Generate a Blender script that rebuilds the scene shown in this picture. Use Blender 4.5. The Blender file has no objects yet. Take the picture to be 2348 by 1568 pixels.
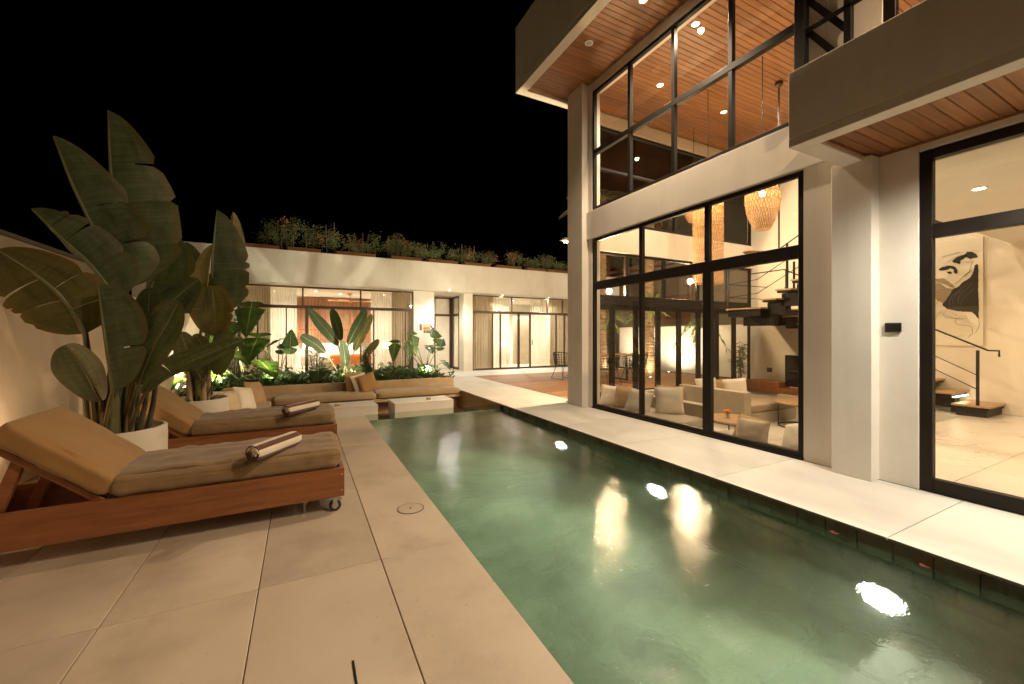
import bpy, bmesh, math, random
from mathutils import Vector, Matrix, Euler, noise as mnoise
R = math.radians
rng = random.Random(11)
S = bpy.context.scene
C = S.collection

# ---------------------------------------------------------------- camera, world, exposure
F_PX, U0, V0, H = 935.0, 1173.5, 768.0, 1.4          # focal length in a 2347 px wide frame, eye height 1.4 m
YAW = math.atan((U0 - 692) / F_PX)
cam = bpy.data.objects.new('camera', bpy.data.cameras.new('camera'))
C.objects.link(cam)
cam.data.sensor_width = 36.0
cam.data.lens = F_PX / 2347 * 36.0
cam.data.shift_y = -(784 - V0) / 2347
cam.data.clip_start = 0.05
cam.data.clip_end = 3000
cam.location = (0, 0, H)
cam.rotation_euler = (R(90), 0, -YAW)
S.camera = cam

W = bpy.data.worlds.new('World')
S.world = W
W.use_nodes = True
wn = W.node_tree
sky = wn.nodes.new('ShaderNodeTexSky')
sky.sky_type = 'NISHITA'
sky.sun_disc = False
sky.sun_elevation = R(-8)
sky.sun_rotation = R(200)
bgn = wn.nodes['Background']
bgn.inputs['Strength'].default_value = 0.004
wn.links.new(sky.outputs[0], bgn.inputs['Color'])

S.view_settings.view_transform = 'Standard'
S.view_settings.look = 'None'
S.view_settings.exposure = 0.1
S.view_settings.gamma = 1.0
S.view_settings.use_curve_mapping = False
S.render.engine = 'CYCLES'
cy = S.cycles
cy.use_denoising = True
cy.max_bounces = 10
cy.diffuse_bounces = 5
cy.glossy_bounces = 5
cy.transmission_bounces = 8
cy.transparent_max_bounces = 32
cy.volume_bounces = 2
cy.sample_clamp_indirect = 3.0
cy.caustics_reflective = False
cy.caustics_refractive = False
cy.use_light_tree = True

WARM = (1.0, 0.70, 0.43)
SOFTW = (1.0, 0.83, 0.61)
CREAM = (1.0, 0.91, 0.75)
GARD = (1.0, 0.93, 0.66)

# ---------------------------------------------------------------- helpers
_s, _c = math.sin(YAW), math.cos(YAW)
def at(u, v, X=None, Y=None, Z=None):
    """world point that stands in direction (u, v) at the given X, Y or Z plane"""
    dx, dz = (u - U0) / F_PX, (V0 - v) / F_PX
    r = Vector((_s + dx * _c, _c - dx * _s, dz))
    if X is not None: t = X / r.x
    elif Y is not None: t = Y / r.y
    else: t = (Z - H) / r.z
    return Vector((r.x * t, r.y * t, H + r.z * t))

ORG = {}
def empty(name, loc, label, cat, group=None):
    o = bpy.data.objects.new(name, None)
    o.empty_display_size = 0.1
    C.objects.link(o)
    o.location = loc
    ORG[o.name] = Vector(loc)
    tag(o, label, cat, group)
    return o
def tag(o, label=None, cat=None, group=None, kind=None):
    if label: o['label'] = label
    if cat: o['category'] = cat
    if group: o['group'] = group
    if kind: o['kind'] = kind
    return o
def org(o):
    return ORG.get(o.name, Vector((0, 0, 0))) if o else Vector((0, 0, 0))
def inst(name, mesh, parent, loc, rot=(0, 0, 0), scale=(1, 1, 1)):
    o = bpy.data.objects.new(name, mesh)
    C.objects.link(o)
    o.parent = parent
    o.location = Vector(loc) - org(parent)
    o.rotation_euler = rot
    o.scale = scale
    ORG[o.name] = Vector(loc)
    return o
def copy_tree(o, parent=None):
    c = o.copy()
    C.objects.link(c)
    if parent: c.parent = parent
    ORG[c.name] = org(o)
    for ch in list(o.children):
        copy_tree(ch, c)
    return c

class MB:
    def __init__(s):
        s.v, s.f, s.m, s.uv, s.sm = [], [], [], [], []
    def add(s, vs, fs, mi=0, uvs=None, smooth=False):
        b = len(s.v)
        s.v += [Vector(p) for p in vs]
        for k, f in enumerate(fs):
            s.f.append([b + i for i in f])
            s.m.append(mi)
            s.sm.append(smooth)
            s.uv.append([uvs[i] for i in f] if uvs else None)
        return s
    def box(s, a, b, bev=0.0, mi=0, seg=1, M=None):
        a, b = Vector(a), Vector(b)
        lo = Vector([min(a[i], b[i]) for i in range(3)])
        hi = Vector([max(a[i], b[i]) for i in range(3)])
        if bev <= 0:
            vs = [(x, y, z) for z in (lo.z, hi.z) for y in (lo.y, hi.y) for x in (lo.x, hi.x)]
            fs = [(0, 2, 3, 1), (4, 5, 7, 6), (0, 1, 5, 4), (2, 6, 7, 3), (0, 4, 6, 2), (1, 3, 7, 5)]
        else:
            bm = bmesh.new()
            bmesh.ops.create_cube(bm, size=1.0)
            d = hi - lo
            for v in bm.verts:
                v.co = Vector([(lo[i] + hi[i]) / 2 + v.co[i] * d[i] for i in range(3)])
            bmesh.ops.bevel(bm, geom=bm.edges[:], offset=min(bev, min(d) * 0.45), segments=seg, affect='EDGES', profile=0.5)
            bm.verts.ensure_lookup_table()
            vs = [v.co.copy() for v in bm.verts]
            fs = [[v.index for v in f.verts] for f in bm.faces]
            bm.free()
        if M is not None: vs = [M @ Vector(p) for p in vs]
        return s.add(vs, fs, mi, smooth=(bev > 0 and seg > 1))
    def tube(s, pts, rad, n=8, mi=0, cap=True, smooth=True):
        pts = [Vector(p) for p in pts]
        if not isinstance(rad, (list, tuple)): rad = [rad] * len(pts)
        vs, fs = [], []
        ref = None
        for i, p in enumerate(pts):
            t = (pts[min(i + 1, len(pts) - 1)] - pts[max(i - 1, 0)]).normalized()
            if ref is None:
                ref = t.orthogonal().normalized()
            ref = (ref - t * ref.dot(t))
            ref = ref.normalized() if ref.length > 1e-6 else t.orthogonal().normalized()
            q = t.cross(ref)
            for k in range(n):
                a = 2 * math.pi * k / n
                vs.append(p + (ref * math.cos(a) + q * math.sin(a)) * rad[i])
        for i in range(len(pts) - 1):
            for k in range(n):
                k2 = (k + 1) % n
                fs.append((i * n + k, i * n + k2, (i + 1) * n + k2, (i + 1) * n + k))
        if cap:
            fs.append(tuple(range(n - 1, -1, -1)))
            fs.append(tuple((len(pts) - 1) * n + k for k in range(n)))
        return s.add(vs, fs, mi, smooth=smooth)
    def lathe(s, prof, center, n=32, mi=0, smooth=True, M=None):
        vs, fs = [], []
        c = Vector(center)
        for r, z in prof:
            for k in range(n):
                a = 2 * math.pi * k / n
                p = Vector((r * math.cos(a), r * math.sin(a), z))
                vs.append((M @ p if M is not None else p) + c)
        for i in range(len(prof) - 1):
            for k in range(n):
                k2 = (k + 1) % n
                fs.append((i * n + k, i * n + k2, (i + 1) * n + k2, (i + 1) * n + k))
        return s.add(vs, fs, mi, smooth=smooth)
    def disc(s, c, r, nrm=(0, 0, -1), n=20, mi=0):
        nrm = Vector(nrm).normalized()
        a = nrm.orthogonal().normalized(); b = nrm.cross(a)
        c = Vector(c)
        vs = [c + (a * math.cos(2 * math.pi * k / n) + b * math.sin(2 * math.pi * k / n)) * r for k in range(n)]
        return s.add(vs, [tuple(range(n))], mi)
    def build(s, name, mats, parent=None, kind=None, bevel=0):
        o0 = org(parent)
        me = bpy.data.meshes.new(name)
        me.from_pydata([tuple(p - o0) for p in s.v], [], s.f)
        if not isinstance(mats, (list, tuple)): mats = [mats]
        for m in mats: me.materials.append(m)
        me.polygons.foreach_set('material_index', s.m)
        me.polygons.foreach_set('use_smooth', s.sm)
        if any(u is not None for u in s.uv):
            ul = me.uv_layers.new(name='UVMap')
            flat = []
            for f, u in zip(s.f, s.uv):
                for k in range(len(f)):
                    flat += list(u[k]) if u else [0.0, 0.0]
            ul.data.foreach_set('uv', flat)
        me.update()
        if any(s.sm): me.set_sharp_from_angle(angle=R(40))
        o = bpy.data.objects.new(name, me)
        C.objects.link(o)
        if parent: o.parent = parent
        ORG[o.name] = o0
        if kind: o['kind'] = kind
        if bevel:
            b = o.modifiers.new('bevel', 'BEVEL'); b.width = bevel; b.segments = 2; b.limit_method = 'ANGLE'
        return o

def boxobj(name, a, b, m, parent=None, bev=0.0, kind=None, seg=1):
    return MB().box(a, b, bev, seg=seg).build(name, m, parent, kind)
def boxmesh(name, size, m, bev=0.004):
    """mesh data of a box centred on the origin, for repeated pieces"""
    mb = MB().box([-k / 2 for k in size], [k / 2 for k in size], bev)
    me = bpy.data.meshes.new(name)
    me.from_pydata([tuple(p) for p in mb.v], [], mb.f)
    me.materials.append(m)
    me.update()
    return me

# ---------------------------------------------------------------- materials
MT = {}
def nodes(name):
    m = bpy.data.materials.new(name)
    m.use_nodes = True
    nt = m.node_tree
    MT[name] = m
    return m, nt, nt.nodes['Principled BSDF'], nt.nodes['Material Output']
def nn(nt, t, **k):
    n = nt.nodes.new(t)
    for a, b in k.items():
        if a.startswith('_'): setattr(n, a[1:], b)
        else: n.inputs[a.replace('_', ' ')].default_value = b
    return n
def coords(nt, stretch=(1, 1, 1), rand=True, uv=False):
    tc = nn(nt, 'ShaderNodeTexCoord')
    mp = nn(nt, 'ShaderNodeMapping')
    mp.inputs['Scale'].default_value = stretch
    nt.links.new(tc.outputs['UV' if uv else 'Object'], mp.inputs['Vector'])
    if rand:
        oi = nn(nt, 'ShaderNodeObjectInfo')
        mu = nn(nt, 'ShaderNodeMath', _operation='MULTIPLY'); mu.inputs[1].default_value = 53.0
        nt.links.new(oi.outputs['Random'], mu.inputs[0])
        cb = nn(nt, 'ShaderNodeCombineXYZ')
        for i in range(3): nt.links.new(mu.outputs[0], cb.inputs[i])
        nt.links.new(cb.outputs[0], mp.inputs['Location'])
    return mp.outputs[0]
def ramp(nt, fac, c1, c2, p1=0.3, p2=0.7):
    r = nn(nt, 'ShaderNodeValToRGB')
    r.color_ramp.elements[0].position = p1; r.color_ramp.elements[0].color = (*c1, 1)
    r.color_ramp.elements[1].position = p2; r.color_ramp.elements[1].color = (*c2, 1)
    nt.links.new(fac, r.inputs[0])
    return r.outputs[0]
def mixc(nt, fac, a, b, mode='MIX'):
    m = nn(nt, 'ShaderNodeMix', _data_type='RGBA', _blend_type=mode)
    if isinstance(fac, (int, float)): m.inputs[0].default_value = fac
    else: nt.links.new(fac, m.inputs[0])
    for i, x in ((6, a), (7, b)):
        if isinstance(x, tuple): m.inputs[i].default_value = (*x, 1)
        else: nt.links.new(x, m.inputs[i])
    return m.outputs[2]
def vary(nt, col, amt):
    """small value change from one object to the next"""
    oi = nn(nt, 'ShaderNodeObjectInfo')
    mr = nn(nt, 'ShaderNodeMapRange')
    mr.inputs[3].default_value = 1 - amt; mr.inputs[4].default_value = 1 + amt
    nt.links.new(oi.outputs['Random'], mr.inputs[0])
    hs = nn(nt, 'ShaderNodeHueSaturation')
    nt.links.new(mr.outputs[0], hs.inputs['Value'])
    nt.links.new(col, hs.inputs['Color'])
    return hs.outputs[0]
def mat(name, c1, c2=None, rough=0.6, scale=3.0, detail=6, stretch=(1, 1, 1), bump=0.1, bscale=60.0, bdist=0.01,
        metal=0.0, rnd=0.0, rough2=None, p=(0.3, 0.7), sheen=0.0, coat=0.0, stain=None, spec=0.5, speck=None, streak=None):
    m, nt, b, out = nodes(name)
    if c2 is None: c2 = tuple(min(1, k * 1.18) for k in c1); c1 = tuple(k * 0.85 for k in c1)
    co = coords(nt, stretch)
    n1 = nn(nt, 'ShaderNodeTexNoise', Scale=scale, Detail=detail, Roughness=0.6)
    nt.links.new(co, n1.inputs['Vector'])
    col = ramp(nt, n1.outputs[0], c1, c2, *p)
    if stain:
        n3 = nn(nt, 'ShaderNodeTexNoise', Scale=stain[1], Detail=8, Roughness=0.65)
        nt.links.new(co, n3.inputs['Vector'])
        f = ramp(nt, n3.outputs[0], (0, 0, 0), (1, 1, 1), stain[2], stain[3])
        col = mixc(nt, f, col, stain[0])
    if speck:
        n4 = nn(nt, 'ShaderNodeTexNoise', Scale=speck[1], Detail=3, Roughness=0.7)
        nt.links.new(co, n4.inputs['Vector'])
        f = ramp(nt, n4.outputs[0], (0, 0, 0), (1, 1, 1), speck[2], speck[2] + .06)
        col = mixc(nt, f, col, speck[0])
    if streak:
        mp2 = nn(nt, 'ShaderNodeMapping'); mp2.inputs['Scale'].default_value = (2.2, 2.2, 0.16)
        nt.links.new(co, mp2.inputs['Vector'])
        n5 = nn(nt, 'ShaderNodeTexNoise', Scale=1.7, Detail=7, Roughness=0.65)
        nt.links.new(mp2.outputs[0], n5.inputs['Vector'])
        f = ramp(nt, n5.outputs[0], (0, 0, 0), (.7, .7, .7), .5, .85)
        col = mixc(nt, f, col, streak)
    if rnd: col = vary(nt, col, rnd)
    nt.links.new(col, b.inputs['Base Color'])
    b.inputs['Roughness'].default_value = rough
    b.inputs['Metallic'].default_value = metal
    b.inputs['Specular IOR Level'].default_value = spec
    if rough2 is not None:
        rr = nn(nt, 'ShaderNodeMapRange'); rr.inputs[3].default_value = rough; rr.inputs[4].default_value = rough2
        rr.inputs[1].default_value = 0.3; rr.inputs[2].default_value = 0.7
        nt.links.new(n1.outputs[0], rr.inputs[0]); nt.links.new(rr.outputs[0], b.inputs['Roughness'])
    if sheen: b.inputs['Sheen Weight'].default_value = sheen
    if coat: b.inputs['Coat Weight'].default_value = coat
    if bump:
        n2 = nn(nt, 'ShaderNodeTexNoise', Scale=bscale, Detail=4)
        nt.links.new(co, n2.inputs['Vector'])
        bp = nn(nt, 'ShaderNodeBump', Strength=bump, Distance=bdist)
        nt.links.new(n2.outputs[0], bp.inputs['Height']); nt.links.new(bp.outputs[0], b.inputs['Normal'])
    return m
def emit(name, col, st):
    m, nt, b, out = nodes(name)
    nt.nodes.remove(b)
    e = nn(nt, 'ShaderNodeEmission'); e.inputs[0].default_value = (*col, 1); e.inputs[1].default_value = st
    nt.links.new(e.outputs[0], out.inputs[0])
    return m
def glass(name, tint, r0=0.05, rough=0.0):
    m, nt, b, out = nodes(name)
    nt.nodes.remove(b)
    g = nn(nt, 'ShaderNodeNewGeometry')
    d = nn(nt, 'ShaderNodeVectorMath', _operation='DOT_PRODUCT')
    nt.links.new(g.outputs['Incoming'], d.inputs[0]); nt.links.new(g.outputs['Normal'], d.inputs[1])
    ab = nn(nt, 'ShaderNodeMath', _operation='ABSOLUTE'); nt.links.new(d.outputs['Value'], ab.inputs[0])
    iv = nn(nt, 'ShaderNodeMath', _operation='SUBTRACT'); iv.inputs[0].default_value = 1; nt.links.new(ab.outputs[0], iv.inputs[1])
    pw = nn(nt, 'ShaderNodeMath', _operation='POWER'); nt.links.new(iv.outputs[0], pw.inputs[0]); pw.inputs[1].default_value = 5
    ma = nn(nt, 'ShaderNodeMath', _operation='MULTIPLY_ADD'); nt.links.new(pw.outputs[0], ma.inputs[0]); ma.inputs[1].default_value = 1 - r0; ma.inputs[2].default_value = r0
    t = nn(nt, 'ShaderNodeBsdfTransparent'); t.inputs[0].default_value = (*tint, 1)
    gl = nn(nt, 'ShaderNodeBsdfGlossy'); gl.inputs['Roughness'].default_value = rough
    mx = nn(nt, 'ShaderNodeMixShader')
    nt.links.new(ma.outputs[0], mx.inputs[0]); nt.links.new(t.outputs[0], mx.inputs[1]); nt.links.new(gl.outputs[0], mx.inputs[2])
    nt.links.new(mx.outputs[0], out.inputs[0])
    return m
def leafmat(name, c1, c2, vein=18.0, trans=0.25, rough=0.4, edge=None):
    """UV: u = 0 at the midrib to 1 at the edge, v = metres along the midrib"""
    m, nt, b, out = nodes(name)
    co = coords(nt, (1, 1, 1), uv=True)
    uvn = nn(nt, 'ShaderNodeTexCoord')
    sp = nn(nt, 'ShaderNodeSeparateXYZ'); nt.links.new(uvn.outputs['UV'], sp.inputs[0])
    n1 = nn(nt, 'ShaderNodeTexNoise', Scale=4.0, Detail=6); nt.links.new(co, n1.inputs['Vector'])
    st = nn(nt, 'ShaderNodeCombineXYZ')
    ml = nn(nt, 'ShaderNodeMath', _operation='MULTIPLY'); ml.inputs[1].default_value = 0.35; nt.links.new(sp.outputs[0], ml.inputs[0])
    nt.links.new(ml.outputs[0], st.inputs[0])
    mv = nn(nt, 'ShaderNodeMath', _operation='MULTIPLY'); mv.inputs[1].default_value = vein; nt.links.new(sp.outputs[1], mv.inputs[0])
    nt.links.new(mv.outputs[0], st.inputs[1])
    n2 = nn(nt, 'ShaderNodeTexNoise', Scale=2.2, Detail=5, Roughness=0.7); nt.links.new(st.outputs[0], n2.inputs['Vector'])
    col = ramp(nt, n2.outputs[0], c1, c2, 0.3, 0.7)
    f = ramp(nt, n1.outputs[0], (0, 0, 0), (1, 1, 1), 0.45, 0.8)
    col = mixc(nt, f, col, tuple(k * 0.6 for k in c1))
    if edge:
        fe = ramp(nt, sp.outputs[0], (0, 0, 0), (1, 1, 1), 0.75, 1.0)
        me_ = nn(nt, 'ShaderNodeMath', _operation='MULTIPLY'); nt.links.new(fe, me_.inputs[0]); nt.links.new(n1.outputs[0], me_.inputs[1])
        col = mixc(nt, me_.outputs[0], col, edge)
    fm = ramp(nt, sp.outputs[0], (1, 1, 1), (0, 0, 0), 0.015, 0.05)
    col = mixc(nt, fm, col, tuple(min(1, k * 2.2 + 0.03) for k in c2))
    col = vary(nt, col, 0.18)
    nt.links.new(col, b.inputs['Base Color'])
    b.inputs['Roughness'].default_value = rough
    b.inputs['Specular IOR Level'].default_value = 0.55
    bp = nn(nt, 'ShaderNodeBump', Strength=0.5, Distance=0.008)
    nt.links.new(n2.outputs[0], bp.inputs['Height']); nt.links.new(bp.outputs[0], b.inputs['Normal'])
    tr = nn(nt, 'ShaderNodeBsdfTranslucent')
    tc = mixc(nt, 1.0, col, (1.3, 1.5, 0.6), 'MULTIPLY')
    nt.links.new(tc, tr.inputs[0])
    mx = nn(nt, 'ShaderNodeMixShader'); mx.inputs[0].default_value = trans
    nt.links.new(b.outputs[0], mx.inputs[1]); nt.links.new(tr.outputs[0], mx.inputs[2])
    nt.links.new(mx.outputs[0], out.inputs[0])
    return m
def sheer(name, col, op, rough=0.8):
    """curtain cloth: part diffuse, part translucent, part open weave"""
    m, nt, b, out = nodes(name)
    nt.nodes.remove(b)
    d = nn(nt, 'ShaderNodeBsdfDiffuse'); d.inputs[0].default_value = (*col, 1)
    t = nn(nt, 'ShaderNodeBsdfTranslucent'); t.inputs[0].default_value = (*col, 1)
    a = nn(nt, 'ShaderNodeBsdfTransparent')
    m1 = nn(nt, 'ShaderNodeMixShader'); m1.inputs[0].default_value = 0.5
    nt.links.new(d.outputs[0], m1.inputs[1]); nt.links.new(t.outputs[0], m1.inputs[2])
    m2 = nn(nt, 'ShaderNodeMixShader'); m2.inputs[0].default_value = op
    nt.links.new(a.outputs[0], m2.inputs[1]); nt.links.new(m1.outputs[0], m2.inputs[2])
    nt.links.new(m2.outputs[0], out.inputs[0])
    return m

mat('plaster', (0.75, 0.70, 0.61), (0.82, 0.77, 0.68), rough=0.9, scale=1.3, bump=0.14, bscale=24, bdist=0.004, streak=(0.66, 0.60, 0.51), stain=((0.67, 0.61, 0.51), 0.9, 0.5, 0.82))
mat('plaster_inside', (0.70, 0.62, 0.49), (0.78, 0.70, 0.56), rough=0.9, scale=1.1, bump=0.15, bscale=50, bdist=0.004, stain=((0.60, 0.50, 0.36), 0.6, 0.5, 0.85))
mat('ceiling_white', (0.78, 0.75, 0.68), (0.82, 0.79, 0.72), rough=0.9, bump=0.05)
mat('garden_plaster', (0.60, 0.49, 0.35), (0.68, 0.57, 0.42), rough=0.92, scale=0.9, bump=0.3, bscale=45, bdist=0.005, stain=((0.50, 0.39, 0.27), 0.7, 0.5, 0.8))
mat('terrace_stone_warmlit', (0.40, 0.325, 0.243), (0.485, 0.40, 0.305), rough=0.5, rough2=0.78, scale=1.6, bump=0.14, bscale=70, bdist=0.002, rnd=0.085, stain=((0.30, 0.23, 0.158), 1.5, 0.48, 0.80), speck=((0.24, 0.16, 0.09), 34, 0.70))  # same stone as the coping; warmer, dimmer light painted into its colour
mat('coping_stone', (0.50, 0.47, 0.415), (0.59, 0.56, 0.50), rough=0.5, rough2=0.7, scale=1.2, stretch=(1, 0.35, 1), bump=0.1, bscale=80, bdist=0.002, rnd=0.04, stain=((0.43, 0.395, 0.335), 1.6, 0.48, 0.8), speck=((0.40, 0.34, 0.26), 30, 0.70))
mat('grout', (0.10, 0.075, 0.05), rough=0.95, bump=0.2)
mat('floor_tile', (0.55, 0.49, 0.39), (0.64, 0.58, 0.47), rough=0.25, rough2=0.4, scale=1.0, bump=0.02, rnd=0.03)
mat('wood_soffit', (0.225, 0.09, 0.03), (0.36, 0.16, 0.057), rough=0.42, scale=3.0, stretch=(0.6, 9, 9), bump=0.12, bscale=30, bdist=0.003, rnd=0.16)
mat('wood_deck', (0.20, 0.092, 0.034), (0.34, 0.17, 0.068), rough=0.6, scale=3.0, stretch=(0.7, 8, 8), bump=0.25, bscale=25, bdist=0.004, rnd=0.22)
mat('wood_teak', (0.18, 0.062, 0.018), (0.28, 0.108, 0.034), rough=0.5, scale=2.6, stretch=(0.9, 9, 9), bump=0.15, bscale=30, bdist=0.002, rnd=0.06, stain=((0.10, 0.028, 0.008), 2.0, 0.55, 0.8))
mat('wood_slat', (0.22, 0.085, 0.035), (0.33, 0.14, 0.06), rough=0.5, scale=4, stretch=(6, 6, 0.6), bump=0.1, rnd=0.2)
mat('wood_top', (0.34, 0.19, 0.08), (0.46, 0.28, 0.13), rough=0.4, scale=3, stretch=(1, 9, 1), bump=0.08, rnd=0.08)
mat('wood_fan', (0.36, 0.19, 0.07), (0.48, 0.28, 0.12), rough=0.45, scale=3, stretch=(5, 5, 1))
mat('frame_metal', (0.010, 0.0075, 0.006), (0.017, 0.012, 0.009), rough=0.4, rough2=0.55, bump=0.05, spec=0.25)
mat('frame_wood', (0.05, 0.026, 0.013), (0.085, 0.045, 0.022), rough=0.45, stretch=(3, 3, 0.6), bump=0.08)
mat('black_steel', (0.010, 0.009, 0.008), (0.016, 0.014, 0.012), spec=0.2, rough=0.55, bump=0.05)
mat('black_plastic', (0.012, 0.011, 0.011), rough=0.3, bump=0)
mat('steel', (0.5, 0.5, 0.48), rough=0.3, metal=0.9, bump=0.02)
mat('rubber', (0.02, 0.02, 0.02), rough=0.7)
mat('khaki', (0.20, 0.128, 0.056), (0.245, 0.16, 0.072), rough=0.9, scale=2.2, bump=0.35, bscale=220, bdist=0.002, sheen=0.25, stain=((0.165, 0.10, 0.042), 1.6, 0.5, 0.8))
mat('khaki_back', (0.28, 0.155, 0.048), (0.335, 0.19, 0.064), rough=0.9, scale=2.2, bump=0.3, bscale=220, bdist=0.002, sheen=0.25)
mat('sofa_fabric', (0.31, 0.215, 0.11), (0.38, 0.275, 0.15), rough=0.9, scale=3, bump=0.3, bscale=150, bdist=0.002, sheen=0.2)
mat('pillow_tan', (0.38, 0.235, 0.10), (0.46, 0.30, 0.135), rough=0.9, scale=4, bump=0.3, bscale=160, bdist=0.002, sheen=0.3)
mat('pillow_sand', (0.48, 0.37, 0.23), (0.56, 0.45, 0.29), rough=0.9, scale=4, bump=0.3, bscale=160, bdist=0.002, sheen=0.3)
mat('pillow_cream', (0.66, 0.58, 0.45), (0.74, 0.66, 0.53), rough=0.9, scale=4, bump=0.3, bscale=160, bdist=0.002, sheen=0.3)
mat('sofa_light', (0.38, 0.31, 0.215), (0.45, 0.375, 0.27), rough=0.9, scale=3, bump=0.25, bscale=140, bdist=0.002)
mat('bench_concrete', (0.40, 0.285, 0.16), (0.52, 0.385, 0.235), rough=0.75, scale=2.2, bump=0.2, bscale=50, stain=((0.32, 0.21, 0.10), 1.4, 0.48, 0.75))
mat('concrete_light', (0.36, 0.295, 0.21), (0.43, 0.355, 0.26), rough=0.8, scale=2.0, bump=0.1)
mat('table_white', (0.62, 0.60, 0.54), (0.68, 0.66, 0.60), rough=0.5, bump=0.05)
mat('pot_white', (0.56, 0.49, 0.38), (0.64, 0.57, 0.46), rough=0.6, scale=2, bump=0.15, bscale=40, stain=((0.46, 0.37, 0.26), 2.4, 0.58, 0.8))
mat('soil', (0.018, 0.012, 0.008), (0.04, 0.028, 0.018), rough=1.0, scale=20, bump=1.0, bscale=60, bdist=0.02)
mat('pool_tile', (0.10, 0.135, 0.085), (0.19, 0.225, 0.15), rough=0.5, scale=5, bump=0.3, bscale=30, rnd=0.15, stain=((0.06, 0.08, 0.05), 4, 0.5, 0.75))
mat('pool_floor', (0.15, 0.205, 0.115), (0.37, 0.45, 0.27), rough=0.6, scale=0.9, detail=9, bump=0.3, bscale=20, stain=((0.085, 0.125, 0.07), 1.9, 0.46, 0.66), p=(0.36, 0.64))  # noise and stain paint the cloudy light of ripples into the floor colour
# joints between the submerged floor stones, too soft under water to pick apart
nt_ = MT['pool_floor'].node_tree
bs_ = nt_.nodes['Principled BSDF']
src = bs_.inputs['Base Color'].links[0].from_socket
tcb = nn(nt_, 'ShaderNodeTexCoord')
bk = nn(nt_, 'ShaderNodeTexBrick', Scale=1.0)
bk.inputs['Brick Width'].default_value = 0.4; bk.inputs['Row Height'].default_value = 0.2; bk.inputs['Mortar Size'].default_value = 0.006
bk.inputs['Color1'].default_value = (1, 1, 1, 1); bk.inputs['Color2'].default_value = (0.72, 0.76, 0.72, 1); bk.inputs['Mortar'].default_value = (0.35, 0.38, 0.33, 1)
nt_.links.new(tcb.outputs['Object'], bk.inputs['Vector'])
nt_.links.new(mixc(nt_, 1.0, src, bk.outputs['Color'], 'MULTIPLY'), bs_.inputs['Base Color'])
mat('step_tile', (0.20, 0.215, 0.16), (0.31, 0.32, 0.25), rough=0.6, scale=4, bump=0.3, bscale=20, rnd=0.2, stain=((0.12, 0.12, 0.085), 5, 0.52, 0.72))
mat('waterline_tile_lit', (0.24, 0.235, 0.175), (0.36, 0.35, 0.275), rough=0.6, scale=5, bump=0.4, bscale=25, rnd=0.14, stain=((0.10, 0.10, 0.07), 4, 0.5, 0.7))  # lighter than the wall tiles below: missing underwater glow painted into the colour
mat('towel_white', (0.62, 0.54, 0.40), (0.72, 0.64, 0.50), rough=1, bump=0.9, bscale=260, bdist=0.004, sheen=0.4)
mat('towel_brown', (0.085, 0.026, 0.014), (0.12, 0.04, 0.022), rough=1, bump=0.9, bscale=260, bdist=0.004, sheen=0.3)
mat('rattan', (0.42, 0.235, 0.085), (0.54, 0.32, 0.125), rough=0.6, bump=0.1)
mat('trunk', (0.26, 0.17, 0.09), (0.42, 0.30, 0.17), rough=0.9, scale=6, stretch=(1, 1, 5), bump=0.8, bscale=25, bdist=0.02, stain=((0.12, 0.06, 0.03), 5, 0.5, 0.7))
mat('stem_green', (0.10, 0.105, 0.04), (0.19, 0.18, 0.08), rough=0.5, scale=4, stretch=(3, 3, 0.6), bump=0.2, stain=((0.14, 0.08, 0.035), 3, 0.52, 0.7))
mat('stem_tan', (0.30, 0.21, 0.11), (0.42, 0.31, 0.17), rough=0.7, scale=4, stretch=(3, 3, 0.5), bump=0.3, stain=((0.12, 0.07, 0.03), 3, 0.5, 0.7))
mat('stem_dark', (0.05, 0.04, 0.02), (0.09, 0.07, 0.035), rough=0.7)
mat('bamboo_stake', (0.30, 0.24, 0.16), rough=0.7)
mat('terracotta', (0.24, 0.115, 0.05), (0.33, 0.17, 0.08), rough=0.9)
mat('bract_orange', (0.55, 0.14, 0.03), (0.72, 0.25, 0.06), rough=0.7, rnd=0.15, bump=0)
mat('bract_red', (0.50, 0.03, 0.015), (0.68, 0.07, 0.04), rough=0.7, rnd=0.15, bump=0)
mat('bract_pink', (0.62, 0.10, 0.06), (0.75, 0.20, 0.10), rough=0.7, rnd=0.15, bump=0)
mat('bougainvillea_leaf', (0.11, 0.135, 0.055), (0.24, 0.26, 0.12), rough=0.6, bump=0)
mat('canvas', (0.72, 0.64, 0.48), (0.77, 0.70, 0.54), rough=0.85, bump=0.1)
mat('ink', (0.018, 0.014, 0.008), (0.035, 0.028, 0.016), rough=0.7, scale=3, stretch=(1, 1, 4))
mat('ink_thin', (0.035, 0.025, 0.014), rough=0.8)
mat('ink_wash', (0.26, 0.19, 0.11), (0.42, 0.33, 0.21), rough=0.85, scale=6, stretch=(1, 1, 6))
mat('screen_black', (0.006, 0.006, 0.007), rough=0.12, bump=0)
mat('orange_cloth', (0.52, 0.14, 0.03), rough=0.9)
mat('linen_white', (0.70, 0.66, 0.58), (0.78, 0.74, 0.66), rough=0.95, scale=5, bump=0.3, bscale=60)
mat('sign_black', (0.03, 0.02, 0.015), rough=0.7); mat('sign_orange', (0.62, 0.26, 0.05), rough=0.7); mat('sign_cream', (0.70, 0.64, 0.52), rough=0.7)
mat('sign_frame', (0.12, 0.06, 0.03), rough=0.6); mat('letter_cream', (0.75, 0.70, 0.58), rough=0.7); mat('letter_brown', (0.20, 0.10, 0.05), rough=0.7)
mat('letter_orange', (0.40, 0.11, 0.02), rough=0.7)
mat('neighbour_wall', (0.30, 0.24, 0.17), (0.38, 0.31, 0.22), rough=0.9, scale=0.8)
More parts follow.
